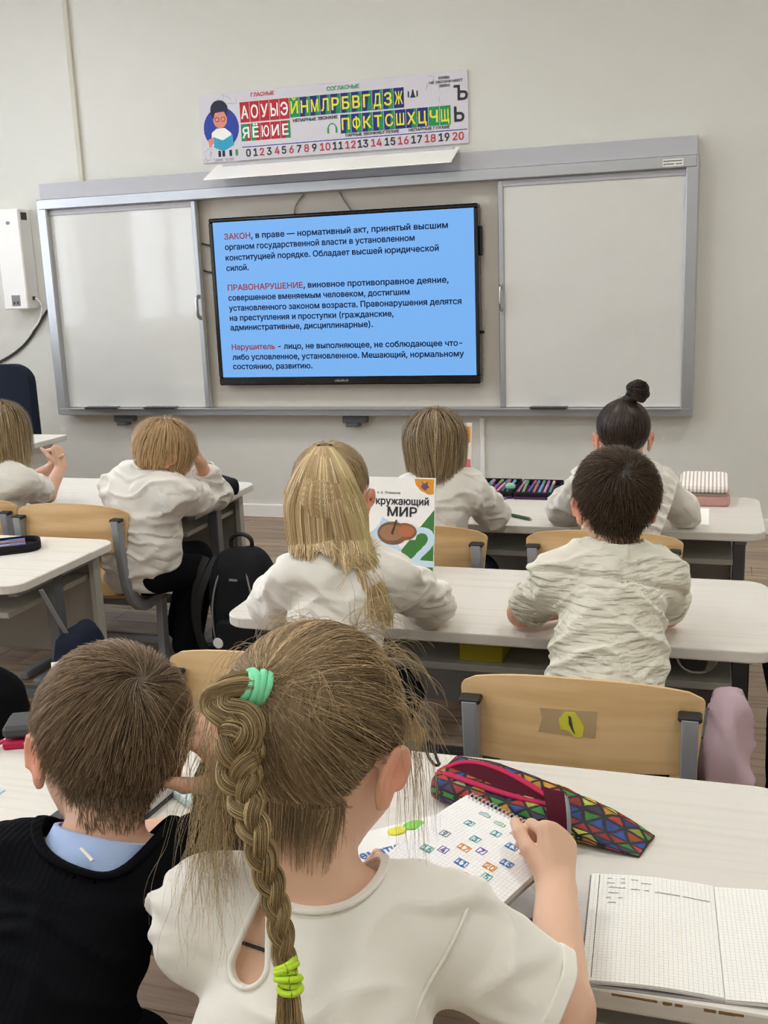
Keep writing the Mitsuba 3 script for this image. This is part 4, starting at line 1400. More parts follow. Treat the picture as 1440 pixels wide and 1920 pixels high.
def clear_of(o, pts, d):
    """moves points out of a person's body and blouse"""
    p = np.asarray(pts, float).copy()
    f = lambda x: np.minimum(o.body(x), o.shirt_f(x))
    for _ in range(6):
        pf = p.astype(np.float32)
        c = f(pf)
        g = unit(np.stack([f(pf + V(*a).astype(np.float32) * .004) - c for a in ((1, 0, 0), (0, 1, 0), (0, 0, 1))], 1))
        p = p + g * np.clip(np.broadcast_to(d, c.shape) - c, 0, None)[:, None]
    return p


ctrl = [tie_w + out * .004, tie_w + out * .012 + LFT * .016, tie_w + out * .014 + LFT * .034 - V(0, 0, .010), V(-.368, .738, .893), V(-.367, .724, .872), V(-.360, .715, .848), V(-.343, .696, .822), V(-.331, .690, .787), V(-.321, .685, .752), V(-.316, .679, .722), V(-.313, .676, .712)]
axis = spline(ctrl, 120)
axis = clear_of(G, axis, np.interp(np.arange(120), [0, 20, 30, 70, 119], [.004, .014, .020, .012, .009]))
for _ in range(6):
    axis[1:-1] = axis[1:-1] * .5 + (axis[:-2] + axis[2:]) * .25
bt, bb, bn = frames(axis, V(0, 1, .1))
sl_ = np.r_[0, np.cumsum(np.linalg.norm(np.diff(axis, axis=0), axis=1))]
u = sl_ / sl_[-1]
wdt = np.interp(u, [0, .10, .22, .40, .6, .85, 1], [.011, .013, .0165, .0140, .0092, .0076, .0058])
loose = np.interp(u, [0, .16, .34], [0, .0, 1])
HC = ('75613f', 'a68f66')
for k in range(3):
    phi = 2 * np.pi * (sl_ / .066) + 2 * np.pi * k / 3
    px_ = axis + bb * (np.sin(phi) * wdt * .85 * loose)[:, None] + bn * (np.sin(2 * phi) * wdt * .42 * loose)[:, None]
    if True:
        off0 = .5 * (1 - loose) * wdt
        px_ = px_ + bb * (np.cos(2 * np.pi * k / 3) * off0)[:, None] + bn * (np.sin(2 * np.pi * k / 3) * off0)[:, None]
    rad = wdt * np.interp(u, [0, .3, 1], [.62, .62, .66])
    gp.append(core(px_, rad * .90, '5d4c33', 10))
    gp.append(bundle(px_, rad, 190, 31 + k, *HC, w=.0008, twist=1.2, light='c4ad80', pl=.16, jitter=.0016))
end = axis[-1]
tail = spline([end, end + V(.002, -.004, -.014), end + V(.004, -.010, -.040), end + V(.004, -.020, -.075)], 24)
tail = clear_of(G, tail, .014)
gp.append(core(tail, np.interp(np.linspace(0, 1, 24), [0, .15, .6, 1], [.005, .006, .009, .008]), '5d4c33'))
gp.append(bundle(tail, np.interp(np.linspace(0, 1, 24), [0, .15, .6, 1], [.0055, .007, .0110, .0105]), 320, 41, *HC, w=.0008, light='c4ad80', pl=.15, jitter=.002))
# loose hair: a thin veil left of the braid, wisps by the right cheek, flyaways over the crown


def wisps(o, starts, vel, L, n, seed, spread, droop, steps=14, w=.00055, a='8a7654', b='b9a47c', curl=.02):
    r = np.random.default_rng(seed)
    i = r.integers(0, len(starts), n)
    p = np.asarray(starts, float)[i] + r.normal(0, .008, (n, 3))
    v = np.asarray(vel, float)[i] + r.normal(0, spread, (n, 3))
    LL = L * r.uniform(.55, 1.2, n)
    out_ = [p]
    ph = r.uniform(0, 6.28, (n, 3))
    for k in range(1, steps):
        v = unit(v + V(0, 0, -droop) + curl * np.sin(ph + k * .9))
        p = p + v * (LL / steps)[:, None]
        out_.append(p)
    X = np.stack(out_, 1)
    Nn = np.broadcast_to(unit(-FWD), X.shape)
    return strand_mesh(X, Nn, w, tones(n, a, b, seed, .2), .4, 3)


hl = lambda x, y, z: G.C + G.R @ V(x, y, z) * G.s
gd = lambda x, y, z: G.R @ V(x, y, z)
gp.append(wisps(G, [hl(-.064, -.045, -.02), hl(-.060, -.060, -.01), hl(-.052, -.075, -.02), hl(-.066, -.03, -.02), hl(-.045, -.085, -.03)], [gd(.04, -.22, -1)] * 5, .16, 330, 51, .20, .12, w=.00042, curl=.18))
gp.append(wisps(G, [hl(-.066, -.085, .04), hl(-.074, -.06, .04), hl(-.06, -.09, .0)], [gd(-.25, -.5, -.8)] * 3, .10, 60, 52, .22, .20, w=.00045, curl=.14))
gp.append(wisps(G, [hl(.078, .02, .03), hl(.074, .045, .02), hl(.078, .035, .05), hl(.080, .005, .045)], [gd(.14, .06, -1)] * 4, .13, 75, 53, .14, .16, w=.00042, curl=.08))
gp.append(wisps(G, [hl(*p) for p in ((.06, -.03, .09), (-.04, .02, .105), (.02, .0, .108), (-.065, -.01, .075), (.075, -.02, .06), (.03, -.09, .06))], [gd(*p) for p in ((.6, -.2, .5), (-.7, 0, .4), (.3, 0, .7), (-.9, -.2, .1), (.9, -.1, 0), (.5, -.6, .2))], .075, 260, 54, .35, .18, curl=.12))
hair(G, gp)
gp.append(nape_fuzz(G, 160, -.112, -.08, .044, .024, '9a8265', 'b39a7a', 122, w=.0005))
gp.append(wisps(G, list(axis[18:100:4]), [unit(V(.3 * (-1) ** k, -.6, -.7)) for k in range(len(axis[18:100:4]))], .045, 260, 56, .6, .12, steps=7, w=.0005, curl=.2))
# elastics
ring = lambda c, ax, R0, r, tilt=0., ph=0.: tube(np.array([c + (rot(ax, math.degrees(a)) @ (unit(np.cross(ax, V(.3, .5, .8))) * R0)) + unit(ax) * tilt * math.sin(a + ph) for a in np.linspace(0, 2 * np.pi, 30)]), r, 8, up=ax)
mat('m_mint', '7fd8a8', .75, .2)
mat('m_lime', 'b5d83a', .7, .25)
ax0 = unit(axis[8] - axis[0])
tie = part(G.key, 'hair_tie', cat(*[ring(axis[1] + ax0 * (k * .0031 - .002), ax0, .0128 + .0015 * math.sin(k * 2.1), .0036, .003 * (-1) ** k, k * 1.9) for k in range(6)]), 'm_mint', 'mint green hair tie at the top of the braid', smooth=True)
ax1 = unit(axis[-1] - axis[-8])
part(G.key, 'hair_tie', cat(*[ring(end + ax1 * (k * .0040 - .006), ax1, .0078 + .0018 * math.sin(k * 2.6), .0028, .0025 * (-1) ** k, k * 2.3) for k in range(6)]), 'm_lime', 'lime green hair tie near the tip of the braid', smooth=True)
# blouse trims
rim_band(G, 'm_blouse', .0605, .010, .0045, 'neck_band', 'narrow stitched neck band')
dS = unit(G.E[1] - G.S[1])
e1 = unit(np.cross(dS, G.fwd))
e2 = np.cross(dS, e1)
aa = np.linspace(0, 2 * np.pi, 70)
ringp = G.S[1] + dS * .006 + (np.cos(aa)[:, None] * e1 + np.sin(aa)[:, None] * e2) * .075
for _ in range(50):
    c = G.shirt_f(ringp.astype(np.float32)) - .0005
    ringp = ringp + (G.S[1] + dS * .006 - ringp) * (np.clip(c, -.01, .02) / .075)[:, None] * .7
part(G.key, 'sleeve_seam', tube(ringp, .0020, 6, up=dS), 'm_blouse', 'raised sleeve seam', smooth=True)
g0 = np.array(DROP.buffer(.0022).exterior.coords)
t_ = np.linspace(0, len(g0) - 1, 90)
g0 = np.stack([np.interp(t_, np.arange(len(g0)), g0[:, a]) for a in (0, 1)], 1)


def settle(pts, f, gap):
    """slides points along the back-front axis onto a surface"""
    pts = np.array(pts, float)
    for _ in range(60):
        c = f(pts.astype(np.float32)) - gap
        pts = pts + KF * np.clip(c, -.01, .01)[:, None] * .6
    return pts


surf = lambda p: G.torso(p) - .011
rim = settle(KO + g0[:, :1] * KR + g0[:, 1:] * KU - KF * .05, surf, .0012)
for _ in range(3):
    rim[1:-1] = rim[1:-1] * .5 + (rim[:-2] + rim[2:]) * .25
part(G.key, 'opening_piping', tube(rim, .0024, 8, up=KF), 'm_blouse', 'raised piping round the teardrop opening', smooth=True)
sx = settle([KO + KR * x + KU * (-.040 - .15 * x) - KF * .04 for x in np.linspace(-.022, .016, 16)], lambda p: G.torso(p) + .003, .0012)
part(G.key, 'undershirt_strap', sweep(sx, rrect(.003, .009, .001), up=KF), 'm_black', 'black undershirt edge showing in the opening')


# the long blonde hair: drawn back from the crown and falling down her back
def long_hair(o, n, a, b, dark, seed, crown, L0, off, nape, collide, w=.0014, steps=20, light=None, pl=.15, end_jit=.25, back=.35, front=0., sides=2, taper=.0, inward=0., omin=.3):
    q = roots(o, n, nape, seed, front)
    r = np.random.default_rng(seed)
    cv = V(*crown)
    zw = o.R.T @ V(0, 0, -1)
    bw = o.R.T @ (-o.fwd)
    side_ = q[:, :1]

    def f(p, t):
        u_ = p - V(0, -.01, .028)
        a_ = unit(p - cv)
        a_ = a_ - unit(u_) * (a_ * unit(u_)).sum(1, keepdims=True)
        k = np.clip(1.2 - t * 3.2, 0, 1)
        return unit(a_) * k + zw * (1.05 - k * .5) + bw * back * k - V(1, 0, 0) * np.sign(p[:, :1]) * inward * t
    L = L0 * (1 + end_jit * r.normal(0, .35, n)) - np.clip(np.linalg.norm(q - cv, axis=1), 0, .2) * (-taper)
    X, N_ = grow(o, q, f, L, steps, off * r.uniform(omin, 1.15, n), .55, collide=collide, coff=.004)
    return [cap(o, off * .6, dark, nape, front), strand_mesh(X, N_, w, tones(n, a, b, seed, .17, light, pl), .45, sides, lambda u: .86 + .22 * u)]


# blonde: a high ponytail worn loose over the back of the head
pony = tied_hair(L1, (0, -.062, .092), 2600, '8a7250', 'b59a70', '6f5a3c', 61, off=.008, w=.0013, nape=-.055, sides=2)
tw = L1.C + L1.R @ V(0, -.062, .092) * L1.s
r = np.random.default_rng(66)
n = 2600
sx_ = r.uniform(-1, 1, n)
strd, nr_ = [], []
Lz = np.where((sx_ > .15) & (r.random(n) < .55), r.uniform(.27, .345, n), r.uniform(.185, .235, n))
for k in range(22):
    t = k / 21
    fan = np.interp(t, [0, .18, .5, .8, 1], [.014, .050, .084, .082, .070])
    xr = sx_ * fan - np.where(Lz > .25, .012 * t, 0) * 0 + np.where(Lz > .25, (.030 - .35 * sx_ * fan) * np.clip(t * 1.6 - .6, 0, 1), 0)
    bulge = np.interp(t, [0, .06, .25, .55, 1], [.008, .028, .042, .024, .012]) * np.sqrt(np.clip(1 - .55 * sx_ ** 2, 0, 1)) * (1 - .35 * (np.arange(n) % 7) / 7)
    p = tw + L1.right * xr[:, None] - L1.fwd * (bulge + .012 + .020 * np.sqrt(1 - .8 * sx_ ** 2) * np.clip(t * 4, 0, 1))[:, None] + V(0, 0, 1) * (.014 * np.sin(min(1, t * 8) * np.pi) - Lz * t)[:, None]
    d, g = skull_grad(L1, p)
    p = p + g * np.clip(.006 + .022 * ((np.arange(n) % 7) / 7) - d, 0, None)[:, None]
    p = clear_of(L1, p, .005 + .012 * ((np.arange(n) % 7) / 7)) if k > 8 else p
    strd.append(p)
X = np.stack(strd, 1)
for _ in range(3):
    X[:, 1:-1] = X[:, 1:-1] * .5 + (X[:, :-2] + X[:, 2:]) * .25
Nn = np.broadcast_to(-L1.fwd, X.shape) + .8 * sx_[:, None, None] * L1.right
cb = tones(n, '9a7f58', 'c9ae84', 67, .16, 'dccba4', .20)
cb = np.where((sx_ > .55)[:, None] & (r.random(n) < .5)[:, None], np.array(lin('b8ab78')), cb)
pony.append(strand_mesh(X, unit(Nn), .0024, cb, .35, 2))
hair(L1, pony)
part(L1.key, 'hair_tie', ring(tw + V(0, 0, .008), unit(L1.R @ V(0, -.3, 1)), .014, .004), 'm_navy')

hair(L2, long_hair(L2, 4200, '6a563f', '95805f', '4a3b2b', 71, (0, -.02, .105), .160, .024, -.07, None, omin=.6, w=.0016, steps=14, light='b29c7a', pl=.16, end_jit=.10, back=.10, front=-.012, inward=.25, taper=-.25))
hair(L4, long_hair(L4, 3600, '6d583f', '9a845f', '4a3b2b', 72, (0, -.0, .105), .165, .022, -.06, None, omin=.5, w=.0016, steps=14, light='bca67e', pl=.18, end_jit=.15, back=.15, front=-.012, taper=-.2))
# the bun
bun = tied_hair(L3, (.004, -.040, .103), 4200, '1f1814', '3a2c25', '191310', 81, off=.007, w=.0013, nape=-.06, sides=2, light='5a4537', pl=.08)
bc = L3.C + L3.R @ V(.036, -.052, .122)
ba = unit(L3.R @ V(.15, -.15, 1))
sd = unit(np.cross(ba, V(0, 1, 0)))
fd = np.cross(ba, sd)
bpath = spline([L3.C + L3.R @ V(.004, -.042, .098), L3.C + L3.R @ V(.018, -.047, .110), bc + ba * -.010], 10)
bun.append(core(bpath, np.full(10, .017), '191310'))
for k in range(3):
    a = np.linspace(0, 2 * np.pi, 40)
    ring_p = bc + sd[None] * (np.cos(a + k) * (.017 + .004 * np.cos(3 * a)))[:, None] + fd[None] * (np.sin(a + k) * .017)[:, None] + ba[None] * ((k - 1) * .012 + .008 + .006 * np.sin(2 * a + k))[:, None]
    bun.append(core(ring_p, np.full(40, .0105 + .001 * k), '1d1612'))
    bun.append(bundle(ring_p, np.full(40, .0118 + .001 * k), 130, 83 + k, '241b16', '443329', w=.0011, twist=3, light='5f4a3c', pl=.1))
hair(L3, bun)

# ---------------------------------------------------------------- collars and other clothing details
def collar(o, m, r0, r1, h, label=None, dip=0., squash=.92, back=0., name='collar'):
    nx = unit(o.C + o.R @ V(0, -.03, -.03) - o.N)
    b = ring_band(o.N + o.up * (.004 + back) - nx * .006, nx * .8 + o.up * .2, o.fwd, r0, r1, h, .005, 56, squash=squash, dip=dip)
    return part(o.key, name, smoothed(b, 1), m, label, smooth=50)


collar(B1, 'm_bluecollar', .066, .055, .042, 'light blue shirt collar')
rim_band(B1, 'm_knit', .0690, .012, .006, 'neckline', 'ribbed black neckline')
tg = B1.N - B1.fwd * .066 + B1.up * .010
part(B1.key, 'neck_label', sweep([tg + B1.right * -.006 + B1.up * .004, tg + B1.right * .010 + B1.up * -.002], rrect(.003, .009, .001), up=B1.fwd), 'm_white', 'small white label at the neckline')
collar(B2, 'm_linen', .058, .052, .020, 'plain band collar')
collar(B3, 'm_shirt', .070, .056, .034, 'turned-down collar', back=.012)
collar(L1, 'm_shirt', .058, .053, .016)
collar(L2, 'm_shirt', .060, .054, .016)
collar(L3, 'm_shirt', .058, .052, .014)
collar(L4, 'm_shirt', .060, .055, .010)


def ruffle(o, path, width, up, name, m='m_shirt', amp=.008, waves=14, out_=None, label=None, n=120, th=.0016):
    p = spline(path, n)
    t, b, nn = frames(p, V(*up))
    s = np.linspace(0, waves * 2 * np.pi, n)
    rows = []
    for j, f in enumerate(np.linspace(0, 1, 5)):
        rows.append(p + b * (width * f * (1 + .30 * f * np.sin(s * .93 + 1.2)))[:, None] + nn * ((amp * f) * np.sin(s))[:, None] + nn * (.010 * math.sin(f * np.pi)))
    G_ = np.stack(rows, 1)
    top, bot = G_ + nn[:, None] * th, G_ - nn[:, None] * th
    v = np.concatenate([top.reshape(-1, 3), bot.reshape(-1, 3)])
    m_ = 5
    i, j = np.meshgrid(np.arange(n - 1), np.arange(m_ - 1), indexing='ij')
    q = np.stack([i * m_ + j, (i + 1) * m_ + j, (i + 1) * m_ + j + 1, i * m_ + j + 1], -1).reshape(-1, 4)
    k = n * m_
    q2 = q[:, ::-1] + k
    e = []
    for jj in (0, m_ - 1):
        ii = np.arange(n - 1) * m_ + jj
        e.append(np.stack([ii, ii + k, ii + m_ + k, ii + m_], 1) if jj == 0 else np.stack([ii, ii + m_, ii + m_ + k, ii + k], 1))
    Q = np.vstack([q, q2, *e])
    mm = tm(v, np.vstack([Q[:, [0, 1, 2]], Q[:, [0, 2, 3]]]))
    return part(o.key, name, mm, m, label, smooth=40)


# bun girl's ruffles run from each shoulder down the back; puffs at the shoulders of the others
for sgn in (-1, 1):
    i = 0 if sgn < 0 else 1
    base = [L3.S[i] + L3.up * .045 + L3.right * sgn * .010, L3.S[i] - L3.fwd * .052 + L3.right * sgn * .004 + L3.up * .005, L3.S[i] - L3.fwd * .082 - L3.up * .06 - L3.right * sgn * .012, L3.S[i] - L3.fwd * .082 - L3.up * .15 - L3.right * sgn * .045]
    base = clear_of(L3, base, .004)
    ruffle(L3, base, .052 * sgn, tuple(-L3.fwd + L3.up * .2), 'ruffle', waves=7, amp=.020, label='gathered white ruffle')
    base2 = clear_of(L3, [b_ + L3.right * sgn * .030 - L3.up * .012 for b_ in base], .004)
    ruffle(L3, base2, .045 * sgn, tuple(-L3.fwd + L3.up * .2), 'ruffle', waves=8, amp=.020, label='gathered white ruffle')


# ---------------------------------------------------------------- things on the nearest desk
DZ = .52
GRID = lambda pale, ink, wd: (lambda p, n, uv: mix(lin(pale), lin(ink), dr.maximum(smoothstep(1 - wd, 1, dr.abs(2 * (uv.x / .005 - dr.floor(uv.x / .005)) - 1)), smoothstep(1 - wd, 1, dr.abs(2 * (uv.y / .005 - dr.floor(uv.y / .005)) - 1)))))
mat('m_grid', proc(GRID('f1f0ec', 'c3c5d8', .16)), .75, .2)
mat('m_gridbook', proc(GRID('ecebe2', 'bdbccb', .15)), .75, .2)
mat('m_pageedge', 'cfcdc8', .8, .2)
for k, c in dict(teal='3f8f96', blue='3c6fb5', violet='6a55a5', orange='d98a3d', green='3f9a55', pink='c04f7a', slate='5f6b80', ink='55555c').items():
    mat('m_i_' + k, c, .7, .2)


def sheet(nx, ny, w, h, fz, th):
    """a curved sheet of w x h (x right, y down from 0) with uv in metres"""
    xs, ys = np.linspace(0, w, nx), np.linspace(0, -h, ny)
    X, Y = np.meshgrid(xs, ys, indexing='ij')
    Z = fz(X, Y)
    top = np.stack([X, Y, Z], -1).reshape(-1, 3)
    bot = np.stack([X, Y, Z - th], -1).reshape(-1, 3)
    i, j = np.meshgrid(np.arange(nx - 1), np.arange(ny - 1), indexing='ij')
    q = np.stack([i * ny + j, i * ny + j + 1, (i + 1) * ny + j + 1, (i + 1) * ny + j], -1).reshape(-1, 4)
    k = nx * ny
    rim = [a * ny for a in range(nx)] + [(nx - 1) * ny + b for b in range(1, ny)] + [a * ny + ny - 1 for a in range(nx - 2, -1, -1)] + [b for b in range(ny - 2, 0, -1)]
    e = np.array([(rim[a], rim[(a + 1) % len(rim)], rim[(a + 1) % len(rim)] + k, rim[a] + k) for a in range(len(rim))])
    Q = np.vstack([q, q[:, ::-1] + k, e])
    v = np.vstack([top, bot])
    return (v, np.vstack([Q[:, [0, 1, 2]], Q[:, [0, 2, 3]]])), np.vstack([top[:, :2], bot[:, :2] * 0 + .0025])


mat('m_ringgrey', 'b9b9bb', .35, .5)
# spiral notebook held above the desk
NR = np.array([[.902, .422, .093], [-.416, .906, -.084], [-.119, .038, .992]])
NO = V(-.281, 1.190, .606)
NW, NH = .155, .205
bow = lambda X, Y: -.010 * np.clip(-Y / NH, 0, 1) ** 2 + .006 * np.sin(np.clip(-Y / NH, 0, 1) * np.pi) - .006 * np.clip(1 - X / .05, 0, 1) * np.clip(-Y / NH, 0, 1)
nb = thing('spiral_notebook', 'open white spiral notebook with coloured boxed numbers held by the braided girl', 'notebook')
nput = lambda v: np.asarray(v) @ NR.T + NO
(v, f), uv = sheet(20, 24, NW, NH, bow, .0006)
part(nb, 'page', tm(nput(v), f), 'm_grid', 'squared page with drawn numbers', smooth=True, uv=uv)
(v, f), uv = sheet(12, 14, NW, NH, lambda X, Y: bow(X, Y) - .0008 - .0008 * np.clip(-Y / NH, 0, 1), .0065)
part(nb, 'page_block', tm(nput(v), f), 'm_pageedge', smooth=35)
(v, f), uv = sheet(12, 14, NW + .002, NH + .003, lambda X, Y: bow(X, Y) - .0076 - .0010 * np.clip(-Y / NH, 0, 1), .0012)
part(nb, 'back_cover', tm(nput(v), f), mat('m_card', '8d8a88', .7, .2), smooth=35)
for k in range(24):
    x = .006 + k * (NW - .012) / 23
    a = np.linspace(-.5, 5.4, 16)
    rp = np.stack([np.full(16, x) + .0012 * a / 5, .0005 + .0072 * np.cos(a), -.0035 + .0075 * np.sin(a)], 1)
    part(nb, 'wire_ring', tube(nput(rp), .0010, 5, up=NR[:, 0]), 'm_ringgrey', smooth=True)
ITEMS = [('2', .042, -.050, 'teal'), ('9', .033, -.087, 'slate'), ('3', .067, -.071, 'teal'), ('1', .078, -.044, 'teal'), ('16', .034, -.122, 'teal'), ('4', .051, -.112, 'violet'), ('17', .067, -.093, 'orange'),
         ('7', .086, -.084, 'violet'), ('13', .107, -.052, 'blue'), ('18', .128, -.052, 'orange'), ('10', .037, -.161, 'slate'), ('11', .081, -.116, 'blue'), ('6', .073, -.144, 'slate'), ('20', .110, -.100, 'orange'),
         ('15', .121, -.082, 'blue'), ('19', .101, -.130, 'orange'), ('5', .117, -.116, 'teal'), ('8', .114, -.148, 'violet'), ('14', .093, -.182, 'green'), ('12', .108, -.166, 'pink')]


def on_page(m, o=(0, 0), dz=.0003):
    v = np.array(m.vertices)
    x, y = v[:, 0] + o[0], v[:, 1] + o[1]
    return tm(nput(np.c_[x, y, bow(x, y) + dz + v[:, 2] * .3]), m.faces)


def frame_box(w, h, t=.0006):
    return trimesh.creation.extrude_polygon(Polygon([(-w / 2, -h / 2), (w / 2, -h / 2), (w / 2, h / 2), (-w / 2, h / 2)], [[(-w / 2 + t, -h / 2 + t), (w / 2 - t, -h / 2 + t), (w / 2 - t, h / 2 - t), (-w / 2 + t, h / 2 - t)]]), .0004, engine='earcut')


for s, x, y, c in ITEMS:
    w = .0115 if len(s) == 1 else .0155
    t = text(s, .0078, True, .0004)
    t.vertices -= [t.bounds[:, 0].mean(), t.bounds[:, 1].mean(), 0]
    part(nb, 'drawn_number', on_page(cat(frame_box(w, .0105, .0009), t), (x, y)), 'm_i_' + c)
for x, y, c in ((.044, -.021, 'teal'), (.069, -.024, 'green'), (.096, -.028, 'pink'), (.120, -.030, 'orange')):
    ms = [frame_box(.015, .006, .0004)]
    for k in range(4):
        ms.append(moved(tube([V(-.006 + k * .004, -.003, .0002), V(-.0055 + k * .004, .002, .0002), V(-.0035 + k * .004, -.001, .0002)], .0003, 4, up=(0, 0, 1)), None, (0, 0, 0)))
    ms.append(tube([V(-.004, .003, .0002), V(0, .0062, .0002), V(.004, .003, .0002)], .0003, 4, up=(0, 0, 1)))
    part(nb, 'drawn_house', on_page(cat(*ms), (x, y)), 'm_i_' + c)

# workbook under it
wr = rot((0, 0, 1), 40)
wo = V(-.315, 1.120, DZ)
wput = lambda m: moved(m, wr, wo)
wk = thing('workbook', 'white workbook with bright spots on its cover under the spiral notebook', 'book')
part(wk, 'pages', wput(cbox((-.098, -.130, .0008), (.097, .130, .0072), .0005)), 'm_pageedge')
part(wk, 'cover', wput(cat(cbox((-.10, -.1325, .0072), (.10, .1325, .0084), .0004), cbox((-.10, -.1325, 0), (.10, .1325, .0010), .0004))), 'm_white')
t = text('Математика', .0175, True, .0004, .108)
part(wk, 'title', wput(moved(t, None, (-.098, .070, .0086))), mat('m_titleblue', '4d6ea6', .5, .3))
for nm, x, y, rx, ry, c in (('yellow_spot', .005, .126 - .012, .014, .010, 'e0d94a'), ('green_spot', .032, .118, .016, .011, '7ccb4f'), ('purple_spot', .058, .098, .015, .010, 'a24cb8')):
    e = circ(1, 22) * [rx, ry]
    part(wk, nm, wput(moved(slab(e, .0084, .0105, .001), None, (x, y, 0))), mat('m_' + nm, c, .3, .5))
part(wk, 'teal_block', wput(cbox((.020, .055, .0084), (.070, .092, .0090), .0002)), mat('m_tealblock', '3e8d9e', .5, .3))
part(wk, 'yellow_sun', wput(moved(slab(circ(.009, 18), .0084, .0091, .0003), None, (.008, .066, 0))), mat('m_sun', 'e3bb3a', .5, .3))
gb = thing('exercise_book', 'closed grey-covered exercise book lying under the spiral notebook beside the black pen', 'book')
gr = rot((0, 0, 1), -20)
gput = lambda m: moved(m, gr, V(-.262, 1.010, DZ))
part(gb, 'pages', gput(cbox((-.078, -.060, .0006), (.066, .105, .0052), .0004)), 'm_pageedge')
part(gb, 'cover', gput(cat(cbox((-.08, -.062, .0052), (.068, .107, .0060), .0003), cbox((-.08, -.062, 0), (.068, .107, .0007), .0003))), mat('m_greycover', 'b9b6b4', .6, .3))

# black pen
pn = thing('pen', 'black pen with white lettering on the desk beside the braided girl', 'pen')
pa, pb = V(-.201, .962, DZ + .0062), V(-.166, 1.072, DZ + .0062)
pd = unit(pb - pa)
part(pn, 'barrel', tube([pa, pa + pd * .003, pa + pd * .112, pa + pd * .118], .0058, 12, scale=[.8, 1, 1, .7]), 'm_blackgloss', smooth=40)
part(pn, 'clip', sweep([pa + pd * .085 + V(0, 0, .0066), pa + pd * .114 + V(0, 0, .0066)], rrect(.003, .0012, .0004)), 'm_black')
PM = frame_from(pa + pd * .028 + V(-.0030, .001, .0052), pd, V(-.5, .2, .8))
part(pn, 'lettering', onto(cat(*[cbox((k * .0034, 0, 0), (k * .0034 + .0016 + .001 * (k % 2), .0028, .0004), .0001) for k in range(13)]), PM), 'm_white')

# open copybook
cb_ = thing('copybook', 'open squared copybook with pencil writing at the right end of the nearest desk', 'notebook')
cz = lambda X, Y: .0045 + .0035 * np.sin(np.clip(X / .145, 0, 1) * np.pi) * 1.0
cR = rot((0, 0, 1), 3.0)
cO = V(-.1205, 1.178, DZ)
(v, f), uv = sheet(16, 8, .145, .205, cz, .0010)
lp = part(cb_, 'left_page', tm(v @ cR.T + cO, f), 'm_gridbook', smooth=True, uv=uv)
(v, f), uv = sheet(16, 8, .145, .205, lambda X, Y: .0045 + .0040 * np.sin(np.clip(1 - X / .145, 0, 1) ** .6 * np.pi), .0010)
part(cb_, 'right_page', tm((v + V(.146, -.002, 0)) @ cR.T + cO, f), 'm_gridbook', smooth=True, uv=uv)
(v, f), uv = sheet(12, 4, .146, .206, lambda X, Y: cz(X, Y) - .0012, .0030)
part(cb_, 'page_stack', tm(v @ cR.T + cO, f), 'm_pageedge', smooth=35)
(v, f), uv = sheet(12, 4, .146, .206, lambda X, Y: .0032 + .0030 * np.sin(np.clip(1 - X / .145, 0, 1) ** .6 * np.pi), .0026)
part(cb_, 'page_stack', tm((v + V(.146, -.002, 0)) @ cR.T + cO, f), 'm_pageedge', smooth=35)
part(cb_, 'cover', tm(*[(moved(cbox((-.002, -.209, .0002), (.295, .002, .0010), .0002), cR, cO).vertices), moved(cbox((-.002, -.209, .0002), (.295, .002, .0010), .0002), cR, cO).faces]), 'm_card')
cpt = lambda x, y: cR @ V(x, y, float(cz(np.array(x), np.array(y))) + .0004) + cO
part(cb_, 'margin_line', tube([cpt(.010, y) for y in np.linspace(-.003, -.200, 8)], .0004, 4), 'm_i_ink')
r = np.random.default_rng(17)


def scribble(x0, y0, w, amp, step, drift=0.):
    n = max(4, int(w / step))
    pts, x, y = [], x0, y0
    for k in range(n):
        pts.append((x, y + (amp if k % 2 else -amp) * r.uniform(.2, 1.0)))
        x += step * r.uniform(.5, 1.5)
        y += drift * step
    return tube([cpt(a, b) for a, b in pts], .00035, 4)


for x0, y0, w in ((.020, -.010, .008), (.036, -.010, .006), (.048, -.011, .010), (.020, -.020, .010), (.036, -.019, .008), (.060, -.017, .014), (.022, -.041, .014), (.020, -.051, .006), (.034, -.051, .004), (.022, -.061, .012)):
    part(cb_, 'pencil_writing', scribble(x0, y0, w, .0016, .0014), 'm_i_ink')
for x0, w in ((.022, .022), (.048, .012), (.064, .008), (.076, .030), (.108, .034)):
    part(cb_, 'pencil_writing', scribble(x0, -.029 - .06 * (x0 - .02), w, .0018, .0014, -.06), 'm_i_ink')


# patterned pencil pouch
def f_mosaic(p, n, uv):
    x, y = uv.x / .030, uv.y / .026
    a, b = x + y * .5, x - y * .5
    ia, ib, iy = dr.floor(a), dr.floor(b), dr.floor(y)
    r1 = cell_rand(ia, ib, iy)
    r2 = cell_rand(ib, iy, ia)
    c = mix(lin('b8342f'), lin('d9a02f'), smoothstep(.25, .32, r1))
    c = mix(c, lin('3f8f3d'), smoothstep(.42, .44, r1))
    c = mix(c, lin('27468f'), smoothstep(.56, .58, r1))
    c = mix(c, lin('c7cf5a'), smoothstep(.70, .72, r1))
    c = mix(c, lin('d9662f'), smoothstep(.80, .82, r1))
    c = mix(c, lin('4a3a55'), smoothstep(.90, .92, r1))
    c = c * (.40 + .55 * r2) * (.8 + .4 * noise(uv.x * 160, uv.y * 160))
    e = dr.minimum(dr.minimum(.5 - dr.abs(a - ia - .5), .5 - dr.abs(b - ib - .5)), .5 - dr.abs(y - iy - .5))
    return mix(lin('1c181c'), c, smoothstep(.05, .14, e + .03 * (noise(uv.x * 300, uv.y * 300) - .5)))


